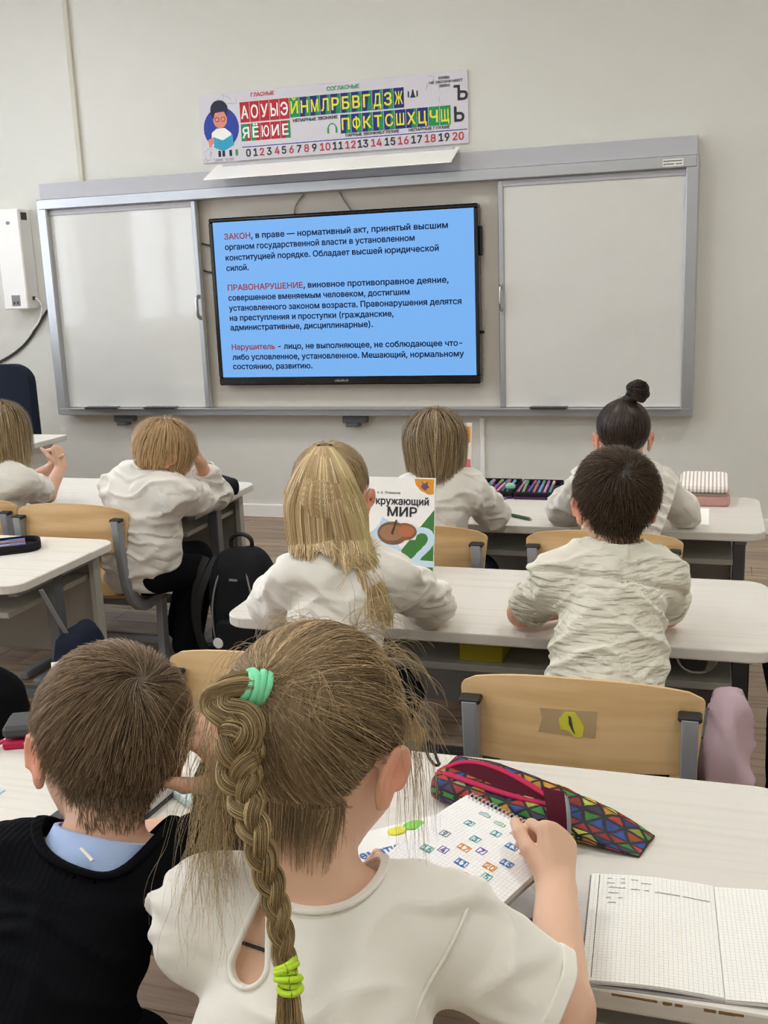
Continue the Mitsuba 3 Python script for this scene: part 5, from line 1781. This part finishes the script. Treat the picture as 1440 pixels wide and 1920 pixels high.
mat('m_mosaic', proc(f_mosaic), .5, .35)
mat('m_crimson', 'b01f4a', .6, .25)
mat('m_darkred', '4a1020', .8, .15)
pc = thing('pencil_pouch', 'open zipped pencil pouch with colourful triangle pattern and crimson zip', 'pencil case')
pA, pB = V(-.362, 1.352, DZ), V(-.058, 1.262, DZ)
pu_, pv_ = unit(pB - pA), unit(np.cross(V(0, 0, 1), pB - pA))
LP = np.linalg.norm(pB - pA)
nu_, nv_ = 60, 32
us = np.linspace(0, 1, nu_)
half = np.interp(us, [0, .04, .2, .6, .85, 1], [.020, .044, .052, .050, .042, .030])
hgt = np.interp(us, [0, .05, .25, .55, .8, 1], [.030, .050, .052, .040, .026, .006])
rows = []
th_ = np.linspace(0, 2 * np.pi, nv_, endpoint=False)
for i in range(nu_):
    s, c = np.sin(th_), np.cos(th_)
    yy = half[i] * np.sign(c) * np.abs(c) ** .75
    zz = hgt[i] * .5 * (1 + np.sign(s) * np.abs(s) ** .8)
    dent = .018 * np.exp(-((yy + .004) / .018) ** 2) * np.exp(-((us[i] - .32) / .30) ** 2) * (s > 0)
    wr_ = .003 * (meshkit.noise(np.c_[np.full(nv_, us[i] * 14), yy * 90, zz * 60]) - .5)
    rows.append(pA + pu_ * (us[i] * LP) + pv_ * yy[:, None] + V(0, 0, 1) * np.maximum(zz - dent + wr_, .0)[:, None])
Gd = np.stack(rows)
i, j = np.meshgrid(np.arange(nu_ - 1), np.arange(nv_), indexing='ij')
q = np.stack([i * nv_ + j, (i + 1) * nv_ + j, (i + 1) * nv_ + (j + 1) % nv_, i * nv_ + (j + 1) % nv_], -1).reshape(-1, 4)
vv = np.vstack([Gd.reshape(-1, 3), [Gd[0].mean(0)], [Gd[-1].mean(0)]])
ff = np.vstack([q[:, [0, 1, 2]], q[:, [0, 2, 3]], [(nu_ * nv_, (k + 1) % nv_, k) for k in range(nv_)], [(nu_ * nv_ + 1, (nu_ - 1) * nv_ + k, (nu_ - 1) * nv_ + (k + 1) % nv_) for k in range(nv_)]])
uvp = np.stack([np.repeat(us * LP, nv_), np.tile(np.where(th_ < np.pi, th_, 2 * np.pi - th_) * .052, nu_)], 1)
uvp = np.vstack([uvp, [[0, 0]], [[LP, 0]]])
bodym = tm(vv, ff)
if bodym.volume < 0:
    bodym.invert()
part(pc, 'body', bodym, 'm_mosaic', smooth=True, uv=uvp)
top = lambda u_, o: pA + pu_ * (u_ * LP) + pv_ * o + V(0, 0, float(np.interp(u_, us, hgt)) - .004)
lipa = spline([top(.02, -.010), top(.12, .016), top(.30, .020), top(.50, .006), top(.66, -.006)], 40)
lipb = spline([top(.02, -.012), top(.12, -.030), top(.30, -.036), top(.50, -.026), top(.66, -.006)], 40)
mid_ = (lipa + lipb) / 2 - V(0, 0, .012)
vs = np.vstack([lipa, mid_, lipb])
k = 40
fs_ = []
for a in range(2):
    for b in range(k - 1):
        fs_ += [(a * k + b, a * k + b + 1, (a + 1) * k + b + 1), (a * k + b, (a + 1) * k + b + 1, (a + 1) * k + b)]
part(pc, 'lining', tm(vs + V(0, 0, .002), fs_), 'm_darkred', 'dark red lining seen through the open zip', smooth=True)
for l in (lipa, lipb):
    part(pc, 'zip_tape', sweep(l, rrect(.010, .004, .0015), up=(0, 0, 1)), 'm_crimson', 'crimson zip tape', smooth=40)
fl = spline([pA + pu_ * .205 - pv_ * .046 + V(0, 0, .006), pA + pu_ * .222 - pv_ * .068 + V(0, 0, .030), pA + pu_ * .212 - pv_ * .050 + V(0, 0, .058), pA + pu_ * .190 - pv_ * .018 + V(0, 0, .054)], 20)
part(pc, 'flap', sweep(fl, rrect(.030, .004, .0015)[:, ::-1], up=pu_), 'm_darkred', 'curled dark red flap', smooth=40)
part(pc, 'flap_piping', tube(fl + pu_ * .015, .0030, 8, up=pu_), 'm_grey', 'grey piping', smooth=True)
co = pA + pu_ * .004 + V(0, 0, .046)
cl = [co + pv_ * a * .001 + V(0, 0, 1) * b * .001 - pu_ * c_ * .001 for a, b, c_ in ((4, -6, 4), (8, 2, 12), (12, 14, 20), (10, 22, 25), (4, 23, 26), (0, 16, 24), (-3, 2, 16), (-2, -6, 6), (4, -6, 4))]
cb2 = single('carabiner', tube(spline(cl, 40), .0022, 8, up=pu_), 'm_black', 'black carabiner clip on the end of the patterned pencil pouch', 'clip', smooth=True)

# the boy's things
bb = thing('thick_book', 'thick closed book with dark cover on the desk before the boy in black', 'book')
br = rot((0, 0, 1), -4)
bput = lambda m: moved(m, br, V(-.815, 1.175, DZ))
part(bb, 'pages', bput(cbox((-.022, -.098, .004), (.066, .098, .030), .001)), 'm_pageedge')
part(bb, 'cover', bput(cat(cbox((-.028, -.103, 0), (.070, .103, .004), .0012), cbox((-.028, -.103, .030), (.070, .103, .034), .0012), cbox((-.030, -.103, .0), (-.024, .103, .034), .0012))), 'm_darkgrey')
single('eraser_box', moved(slab(rrect(.060, .034, .008, 4), 0, .012, .003), rot((0, 0, 1), -32), (-.708, 1.238, DZ)), mat('m_paleblue', 'bcd6da', .25, .5), 'pale blue translucent case beside the thick dark book', 'case')
rc = thing('red_pencil_case', 'red and black pencil case at the left end of the nearest desk', 'pencil case')
rput = lambda m: moved(m, rot((0, 0, 1), 24), V(-1.072, 1.368, DZ))
part(rc, 'tray', rput(cbox((-.045, -.035, 0), (.045, .035, .014), .003)), 'm_crimson')
part(rc, 'lid', rput(cbox((-.044, -.034, .018), (.044, .034, .040), .006)), 'm_darkgrey')
part(rc, 'strap', rput(sweep(spline([(-.045, -.02, .012), (-.062, -.048, .006), (-.050, -.072, .004)], 10), rrect(.010, .003, .001))), 'm_crimson')
pb_ = thing('plastic_sleeve', 'clear plastic sleeve with barcode label leaning at the left end of the nearest desk', 'plastic case')
sr = rot((0, 0, 1), 35) @ rot((1, 0, 0), -28)
sput = lambda m: moved(m, sr, V(-1.030, 1.425, DZ + .002))
part(pb_, 'sheet', sput(cbox((-.028, -.0012, 0), (.028, 0, .115), .0003)), mat('m_frost', 'aeb9b7', .2, .6))
part(pb_, 'edge', sput(cat(cbox((-.030, -.003, 0), (-.026, .001, .117), .001), cbox((.026, -.003, 0), (.030, .001, .117), .001), cbox((-.03, -.003, .113), (.03, .001, .117), .001))), 'm_white')
lb = part(pb_, 'label', sput(cbox((-.018, -.0022, .010), (.018, -.0012, .036), .0002)), 'm_white')
part(lb, 'barcode', sput(cat(*[cbox((-.014 + k * .0028, -.0028, .014), (-.014 + k * .0028 + (.0008 + .0008 * (k % 3)), -.0021, .030), .0001) for k in range(10)])), 'm_black')
single('blue_card', cbox((-1.095, 1.13, DZ), (-1.005, 1.20, DZ + .002), .0005), mat('m_bluecard', 'a9c8dc', .3, .5), 'light blue plastic card at the left edge beside the boy in black', 'card')
single('glitter_pouch', moved(slab(rrect(.085, .035, .008, 4), 0, .012, .004), rot((0, 0, 1), -8), (-.80, 1.425, DZ)), mat('m_glitter', proc(lambda p, n, uv: mix(lin('9a958e'), lin('f4f0ea'), cell_rand(p.x * 700, p.y * 700, p.z * 700))), .2, .6), 'small glittery silver pouch at the far edge of the nearest desk', 'pouch')

# ---------------------------------------------------------------- middle desk
tb = thing('textbook', 'green and white textbook standing upright with title Окружающий МИР and number 2', 'book')
TO, tx_, ty_ = V(-.844, 2.404, DZ + .001), unit(V(1, -.01, 0)), unit(V(.02, .05, .245))
TM = frame_from(TO, tx_, ty_)
TW, THH = .200, .256
tput = lambda m: onto(m, TM)
part(tb, 'pages', tput(cbox((.002, .002, -.0080), (TW - .002, THH - .002, -.0012), .0004)), 'm_pageedge')
part(tb, 'cover', tput(cat(cbox((0, 0, -.0012), (TW, THH, 0), .0003), cbox((0, 0, -.0092), (TW, THH, -.0080), .0003), cbox((-.0012, 0, -.0092), (.001, THH, 0), .0003))), 'm_whitegloss')


def tflat(poly, name, color, dz=.0004, holes=None):
    k = 'm_t_' + color
    if k not in scene:
        mat(k, color, .3, .45)
    g = trimesh.creation.extrude_polygon(Polygon(poly, holes), .0003, engine='earcut')
    return part(tb, name, tput(moved(g, None, (0, 0, dz))), k)


bx, by = lambda u_: u_ * TW, lambda v_: (1 - v_) * THH
uvp_ = lambda L: [(bx(a), by(b)) for a, b in L]
tflat(uvp_([(1, .31), (1, 1), (.30, 1), (.36, .93), (.60, .70)]), 'green_field', '3f7d3c')
tflat(uvp_([(.28, .48), (.32, .40), (.42, .44), (.44, .62), (.58, .70), (.60, .80), (.44, .90), (.20, .86), (.1, .60)]), 'sky_field', 'b9d6ea', .0008)
for cu, cv, ru, rv, c in ((.46, .555, .20, .115, '7a5540'), (.62, .535, .16, .085, '8a5a3a')):
    tflat([(bx(cu + ru * math.cos(a)), by(cv + rv * math.sin(a))) for a in np.linspace(0, 6.2, 26)], 'wooden_disc', c, .0014)
tflat([(bx(.45 + .16 * math.cos(a)), by(.55 + .08 * math.sin(a))) for a in np.linspace(0, 6.2, 24)], 'disc_face', '9b7355', .0019)
tflat([(bx(.64 + .11 * math.cos(a)), by(.53 + .058 * math.sin(a))) for a in np.linspace(0, 6.2, 24)], 'disc_face', 'b06a45', .0019)
tflat(uvp_([(.44, .56), (.50, .42), (.52, .425), (.47, .57)]), 'sundial_hand', '4a3528', .0024)
two = text('2', .094, True, .0003)
two.apply_scale([1.05, 1, 1])
part(tb, 'number_two', tput(moved(two, None, (bx(.68), by(.865), .0010))), mat('m_t_pale', 'c7dff0', .3, .4))
part(tb, 'title', tput(moved(text('Окружающий', .0185, True, .0003, .158), None, (bx(.135), by(.270), .0008))), 'm_p_dark')
part(tb, 'title', tput(moved(text('МИР', .0235, True, .0003, .078), None, (bx(.385), by(.385), .0008))), 'm_p_dark')
part(tb, 'author', tput(moved(text('А. А. Плешаков', .0062, False, .0003, .062), None, (bx(.24), by(.165), .0008))), 'm_p_dark')
tflat([(bx(.86 + .135 * math.cos(a)), by(.085 + .085 * math.sin(a))) for a in np.linspace(.0, 6.1, 30) if True], 'badge_ring', 'f4f2ee', .0008)
tflat(uvp_([(.735, .012), (.985, .012), (.985, .155), (.93, .165), (.82, .13), (.75, .07)]), 'orange_badge', 'd9962f', .0012)
tflat(uvp_([(.83, .035), (.855, .055), (.885, .055), (.905, .035), (.905, .075), (.93, .090), (.90, .105), (.885, .125), (.86, .118), (.84, .105), (.815, .085), (.838, .07)]), 'badge_star', '6a4a6f', .0018)
tflat(uvp_([(.02, .010), (.13, .010), (.13, .075), (.02, .075)]), 'corner_emblem', '6a4a55', .0008)
tflat(uvp_([(.80, .90), (.99, .82), (.99, .84), (.82, .915), (.82, 1), (.80, 1)]), 'white_sticker', 'dfe9e4', .0008)
single('yellow_book', cbox((-.512, 2.125, .4222), (-.415, 2.29, .462), .002), mat('m_yellowbook', 'a59a25', .6, .3), 'yellow book lying on the shelf under the middle desk', 'book')
g = sweep(spline([(-.005, 2.115, .470), (.0, 2.20, .468), (-.02, 2.30, .470)], 10), circ(.036, 14) * [1.15, 1], up=(0, 0, 1), scale=[1, .97, .8, .78, .76, .7, .66, .6, .5, .3], caps=True)
rg = thing('rolled_folder', 'rolled grey paper folder tucked on the shelf behind the short-haired boy', 'folder')
pr_ = [(-.028, 2.116, .492), (.0, 2.112, .502), (.030, 2.114, .492), (.034, 2.116, .464), (.012, 2.112, .440), (-.012, 2.113, .436), (-.034, 2.116, .456)]
part(rg, 'roll', moved(g, None, (0, .006, 0)), mat('m_rag', '8b867c', .8, .2), smooth=40)
part(rg, 'rim', tube(np.array([V(-.005 + .040 * math.cos(a), 2.119, .470 + .034 * math.sin(a)) for a in np.linspace(0, 2 * np.pi, 24)]), .0022, 6, up=(0, 1, 0)), 'm_pageedge', smooth=True)
part(rg, 'dark_opening', moved(slab(circ(1, 20) * [.036, .030], 0, .002, .0005), rot((1, 0, 0), 90), (-.005, 2.1195, .470)), 'm_darkgrey')


def blob_bag(kind, label, cat_, c, r, m, R=None, folds=.006, seed=0, floor=True, extra=None, power=3.2):
    t = thing(kind, label, cat_)
    c, r = V(*c), V(*r)
    R = np.eye(3) if R is None else R

    def f(p):
        q = np.abs((p - c.astype(np.float32)) @ R.astype(np.float32)) / r.astype(np.float32)
        d = ((q ** power).sum(1) ** (1 / power) - 1) * float(r.min())
        return np.maximum(d, .002 - p[:, 2]) if floor else d
    e = np.abs(R) @ r
    mm = nets(f, c - e - .03, c + e + .03, .009)
    mm = smoothed(mm, 2)
    v, n = np.array(mm.vertices), np.array(mm.vertex_normals)
    k = 1 - np.abs(2 * meshkit.noise(np.c_[v[:, 0] * 17 + seed, v[:, 1] * 17, v[:, 2] * 10]) - 1)
    mm.vertices = v + n * (folds * (k ** 2 - .4))[:, None]
    part(t, 'body', mm, m, smooth=True)
    return t


bag = blob_bag('satin_bag', "pale pink satin bag hanging at the right side of the short-haired boy's chair", 'bag', (.056, 1.93, .30), (.038, .085, .165), 'm_pinkbag', folds=.030, seed=3, floor=False, power=2.6)
part(bag, 'strap', sweep(spline([(.015, 1.90, .45), (.012, 1.80, .49), (.004, 1.64, .51)], 12), rrect(.012, .003, .001)), 'm_darkgrey')
bag = blob_bag('black_bag', 'black school bag standing at the right end of the middle desk', 'bag', (.222, 2.20, .24), (.072, .15, .24), 'm_bag', folds=.012, seed=4, floor=True, power=3)
for yy in (2.14, 2.26):
    part(bag, 'strap', sweep(spline([(.16, yy, .46), (.135, yy, .503), (.14, yy + .01, .40), (.165, yy, .30)], 14), rrect(.022, .004, .001)), 'm_black')
bag = blob_bag('pink_school_bag', 'pink school bag on the floor left of the blonde girl, showing under her chair back', 'bag', (-1.045, 1.80, .20), (.075, .08, .20), mat('m_pinkschool', 'a05a78', .7, .3), seed=5)
part(bag, 'handle', tube(spline([(-1.07, 1.80, .385), (-1.06, 1.80, .42), (-1.03, 1.80, .42), (-1.02, 1.80, .385)], 12), .006, 8, up=(0, 1, 0)), 'm_pinkbag')

# ---------------------------------------------------------------- front desks
pp_ = thing('purple_pencil_case', 'open purple pencil case full of pens on the front desk', 'pencil case')
for x0, x1 in ((-.765, -.622), (-.618, -.475)):
    yo = (0.0 if x0 < -.7 else -.006)
    part(pp_, 'tray', cat(cbox((x0, 3.39 + yo, DZ), (x1, 3.60 + yo, DZ + .010), .004)), mat('m_purple', '54365f', .8, .2))
    part(pp_, 'rim', cat(cbox((x0, 3.39 + yo, DZ + .010), (x1, 3.398 + yo, DZ + .024), .003), cbox((x0, 3.592 + yo, DZ + .010), (x1, 3.60 + yo, DZ + .030), .003), cbox((x0, 3.398 + yo, DZ + .010), (x0 + .007, 3.592 + yo, DZ + .026), .003), cbox((x1 - .007, 3.398 + yo, DZ + .010), (x1, 3.592 + yo, DZ + .026), .003)), 'm_bag')
part(pp_, 'zip_pull', cbox((-.665, 3.372, DZ), (-.640, 3.392, DZ + .006), .002), mat('m_lilac', '7d5f88', .6, .3))
cols = ['b8324f', '3f6f9f', '4a8f62', '8a4fa0', 'd98a9f', '35506f', '4f9f8f', 'a85a8f', '6f9f4f', '444a8a', '9f5f4f', '5f8fb0', 'b87f9f', '3f7f6f']
nm = ['crimson', 'blue', 'green', 'purple', 'rose', 'navy', 'teal', 'magenta', 'leaf green', 'indigo', 'brown', 'sky blue', 'pale pink', 'sea green']
r = np.random.default_rng(8)
for k in range(14):
    x = (-.757 + .018 * k) if k < 7 else (-.612 + .018 * (k - 7))
    y0_ = 3.402 + (0 if k < 7 else -.006)
    lean = r.uniform(-.012, .012)
    x2 = np.clip(x + .006 + lean, -.752 if k < 7 else -.606, -.634 if k < 7 else -.488)
    key = thing('case_pen', nm[k] + ' pen in the open purple pencil case', 'pen', 'pens in the purple pencil case')
    a, b = V(x + .006, y0_ + .008, DZ + .020), V(x2, y0_ + .175, DZ + .026)
    part(key, 'barrel', tube([a, a * .3 + b * .7], .0052, 8), mat(f'm_cp{k}', cols[k], .4, .4), smooth=40)
    part(key, 'cap', tube([a * .3 + b * .7, b], .0058, 8), mat(f'm_cq{k}', cols[(k + 5) % 14], .4, .4), smooth=40)
single('mint_eraser', moved(slab(rrect(.034, .024, .010, 5), 0, .024, .008), rot((0, 0, 1), 20), (-.634, 3.425, DZ + .024)), mat('m_mintegg', '8fcbb0', .4, .4), 'mint egg-shaped eraser in the middle of the purple pencil case', 'eraser')
fp = thing('desk_pen', 'green pen lying alone on the front desk near the purple case', 'pen')
part(fp, 'barrel', tube([(-.575, 3.128, DZ + .0055), (-.512, 3.062 + .02, DZ + .0055)], .0052, 8), mat('m_greenpen', '3a5f4c', .4, .4), smooth=40)
part(fp, 'tip', tube([(-.512, 3.082, DZ + .0055), (-.505, 3.0747, DZ + .0055)], .0045, 8, scale=[1, .3]), 'm_grey')


def f_stripe(p, n, uv):
    u_ = p.x / .012
    return mix(lin('f0ebe4'), lin('b9aca6'), smoothstep(.25, .35, dr.abs(u_ - dr.floor(u_) - .5)))


mat('m_stripe', proc(f_stripe), .7, .2)
ps = thing('striped_case', 'pink pencil case with white striped lid at the right of the front desk', 'pencil case')
part(ps, 'base', moved(slab(rrect(.150, .17, .02, 4), DZ, DZ + .034, .006), None, (.003, 3.435, 0)), mat('m_rosecase', 'c79a94', .7, .2))
part(ps, 'lid', moved(slab(rrect(.150, .17, .02, 4), 0, .024, .008), rot((1, 0, 0), 7), (-.002, 3.440, DZ + .050)), 'm_stripe')
part(ps, 'zip', sweep([(-.07, 3.352, DZ + .038), (.075, 3.352, DZ + .038)], rrect(.003, .006, .001)), 'm_rag')
single('paper_sheet', moved(cbox((-.050, 3.10, DZ), (.020, 3.32, DZ + .0015), .0004), rot((0, 0, 1), 0), (-.005, 0, 0)), 'm_paper', 'white paper sheet on the front desk beside the pink striped case', 'paper')
ob = thing('orange_book', 'orange and pink book standing behind the head of the bob-haired girl', 'book')
OM = frame_from(V(-.900, 3.285, DZ + .001), (1, 0, 0), (0, .10, 1))
part(ob, 'pages', onto(cbox((.002, .002, -.010), (.158, .268, -.0015), .0005), OM), 'm_pageedge')
part(ob, 'cover', onto(cat(cbox((0, 0, -.0015), (.16, .27, 0), .0004), cbox((0, 0, -.0115), (.16, .27, -.010), .0004), cbox((-.0015, 0, -.0115), (.001, .27, 0), .0004)), OM), mat('m_cream', 'e6dfcf', .4, .4))
part(ob, 'orange_band', onto(cbox((.004, .205, .0), (.157, .258, .0005), .0001), OM), mat('m_orangeband', 'd9a04a', .4, .4))
part(ob, 'pink_band', onto(cbox((.004, .010, .0), (.157, .150, .0005), .0001), OM), mat('m_pinkband', 'd06a80', .4, .4))

bk_ = thing('black_pencil_case', 'closed black pencil case with white tag on the corner of the left front desk', 'pencil case')
pr2 = np.array([(-.075, 0), (.075, 0), (.080, .010), (.072, .040), (.045, .058), (-.02, .062), (-.06, .050), (-.080, .022)])
cs = rot((0, 0, 1), -38)
pth = [V(-.05, 0, 0), V(-.045, 0, 0), V(.045, 0, 0), V(.05, 0, 0)]
cm = sweep([V(0, -.052, 0), V(0, -.044, 0), V(0, .044, 0), V(0, .052, 0)], rrect(.155, .060, .027, 6) , up=(0, 0, 1), scale=[.86, 1, 1, .86])
part(bk_, 'body', moved(cm, cs, (-1.690, 3.330, DZ + .031)), 'm_bag', smooth=40)
part(bk_, 'zip', moved(tube(np.array([V(.078 * math.cos(a), -.046 + .0, .030 * math.sin(a)) for a in np.linspace(.1, 3.0, 16)]), .0022, 6, up=(0, 1, 0)), cs, (-1.690, 3.330, DZ + .031)), 'm_darkgrey', smooth=True)
part(bk_, 'tag', moved(cbox((.020, -.0555, .004), (.046, -.0505, .016), .001), cs, (-1.690, 3.330, DZ + .031)), 'm_white')
part(bk_, 'tag', moved(cbox((-.01, -.0555, -.022), (.026, -.0505, -.014), .001), cs, (-1.690, 3.330, DZ + .031)), 'm_grey')

ok_ = thing('open_pencil_case', 'open black pencil case with pens at the left edge', 'pencil case')
oR, oO = rot((0, 0, 1), -52), V(-1.985, 2.475, DZ)
oput = lambda m: moved(m, oR, oO)
part(ok_, 'tray', oput(slab(rrect(.125, .235, .045, 6), 0, .008, .003)), 'm_bag')
rimp = np.c_[rrect(.119, .229, .043, 6), np.full(28, .016)]
part(ok_, 'rim', oput(sweep(np.vstack([rimp, rimp[:1]]), rrect(.007, .018, .003), up=(0, 0, 1))), 'm_bag', smooth=40)
for k in range(7):
    key = thing('case_pen', ('blue', 'grey', 'dark red', 'navy', 'silver', 'violet', 'black')[k] + ' pen in the open black pencil case', 'pen', 'pens in the black pencil case')
    x = -.044 + .0145 * k
    part(key, 'barrel', oput(tube([(x, -.085, .015), (x + .003, .03, .017)], .0050, 8)), mat(f'm_ok{k}', ('3a4f9f', '8f9098', '7f2a35', '22305f', 'a9abb0', '4f3f7f', '202024')[k], .4, .4), smooth=40)
    part(key, 'cap', oput(tube([(x + .003, .03, .017), (x + .004, .075, .017)], .0056, 8)), mat(f'm_okc{k}', ('5566b5', '5f6068', '9f3a45', '33457f', '6f7178', '6a5a9f', '3a3a40')[k], .4, .4), smooth=40)

# ---------------------------------------------------------------- bags on the floor and in the aisle
bp_ = blob_bag('backpack', 'black backpack with grey piping leaning by the left front desk', 'backpack', (-1.505, 3.045, .215), (.105, .085, .215), 'm_bag', folds=.006, seed=6, power=3.4)
for sx in (-1, 1):
    pth = spline([(-1.505 + sx * .060, 2.985, .03), (-1.505 + sx * .075, 2.955, .20), (-1.505 + sx * .055, 2.965, .34), (-1.505 + sx * .02, 3.0, .415)], 18)
    part(bp_, 'piping', tube(pth, .0035, 6), 'm_grey', 'grey piping', smooth=True)
part(bp_, 'front_pocket', moved(slab(rrect(.13, .15, .03, 5), 0, .030, .010), rot((1, 0, 0), 90), (-1.500, 2.962, .14)), 'm_bag')
part(bp_, 'badge', moved(slab(circ(.018, 18), 0, .003, .001), rot((1, 0, 0), 90), (-1.555, 2.934, .14)), 'm_whitegloss')
part(bp_, 'logo', moved(slab(rrect(.03, .008, .002, 2), 0, .003, .001), rot((1, 0, 0), 90), (-1.50, 2.962, .345)), 'm_grey')
for sx in (-1, 1):
    part(bp_, 'strap', sweep(spline([(-1.60 + sx * .018, 3.02, .40), (-1.635 + sx * .01, 2.98, .30), (-1.64, 2.965, .16), (-1.605, 2.98, .05)], 16), rrect(.028, .008, .003), up=(0, 1, 0)), 'm_black', smooth=40)
part(bp_, 'handle', tube(spline([(-1.54, 3.06, .42), (-1.535, 3.06, .465), (-1.485, 3.06, .465), (-1.48, 3.06, .42)], 14), .007, 8, up=(0, 1, 0)), 'm_black')
for k in list(scene):
    if k.startswith('backpack__'):
        scene[k]['to_world'] = T().translate([.075, -.095, 0])
nb_ = blob_bag('navy_bag', 'dark blue bag hanging by its strap from the end of the left desk', 'bag', (-1.650, 2.345, .255), (.045, .10, .105), 'm_navy', folds=.012, seed=7, floor=False, power=2.4)
part(nb_, 'strap', sweep(spline([(-1.655, 2.30, .34), (-1.672, 2.27, .42), (-1.688, 2.25, .485)], 10), rrect(.014, .004, .001), up=(0, 1, 0)), 'm_grey')
part(nb_, 'white_mark', moved(cbox((-.003, -.010, -.018), (.0, .010, .018), .001), None, (-1.604, 2.34, .285)), 'm_white')
ab = blob_bag('dark_bag', 'rounded black bag standing in the aisle at the left edge', 'bag', (-1.615, 1.895, .205), (.10, .10, .205), 'm_trousers', folds=.008, seed=8, power=2.5)
part(ab, 'handle', tube(spline([(-1.65, 1.90, .40), (-1.64, 1.90, .425), (-1.59, 1.90, .425), (-1.58, 1.90, .40)], 10), .006, 8, up=(0, 1, 0)), 'm_black')
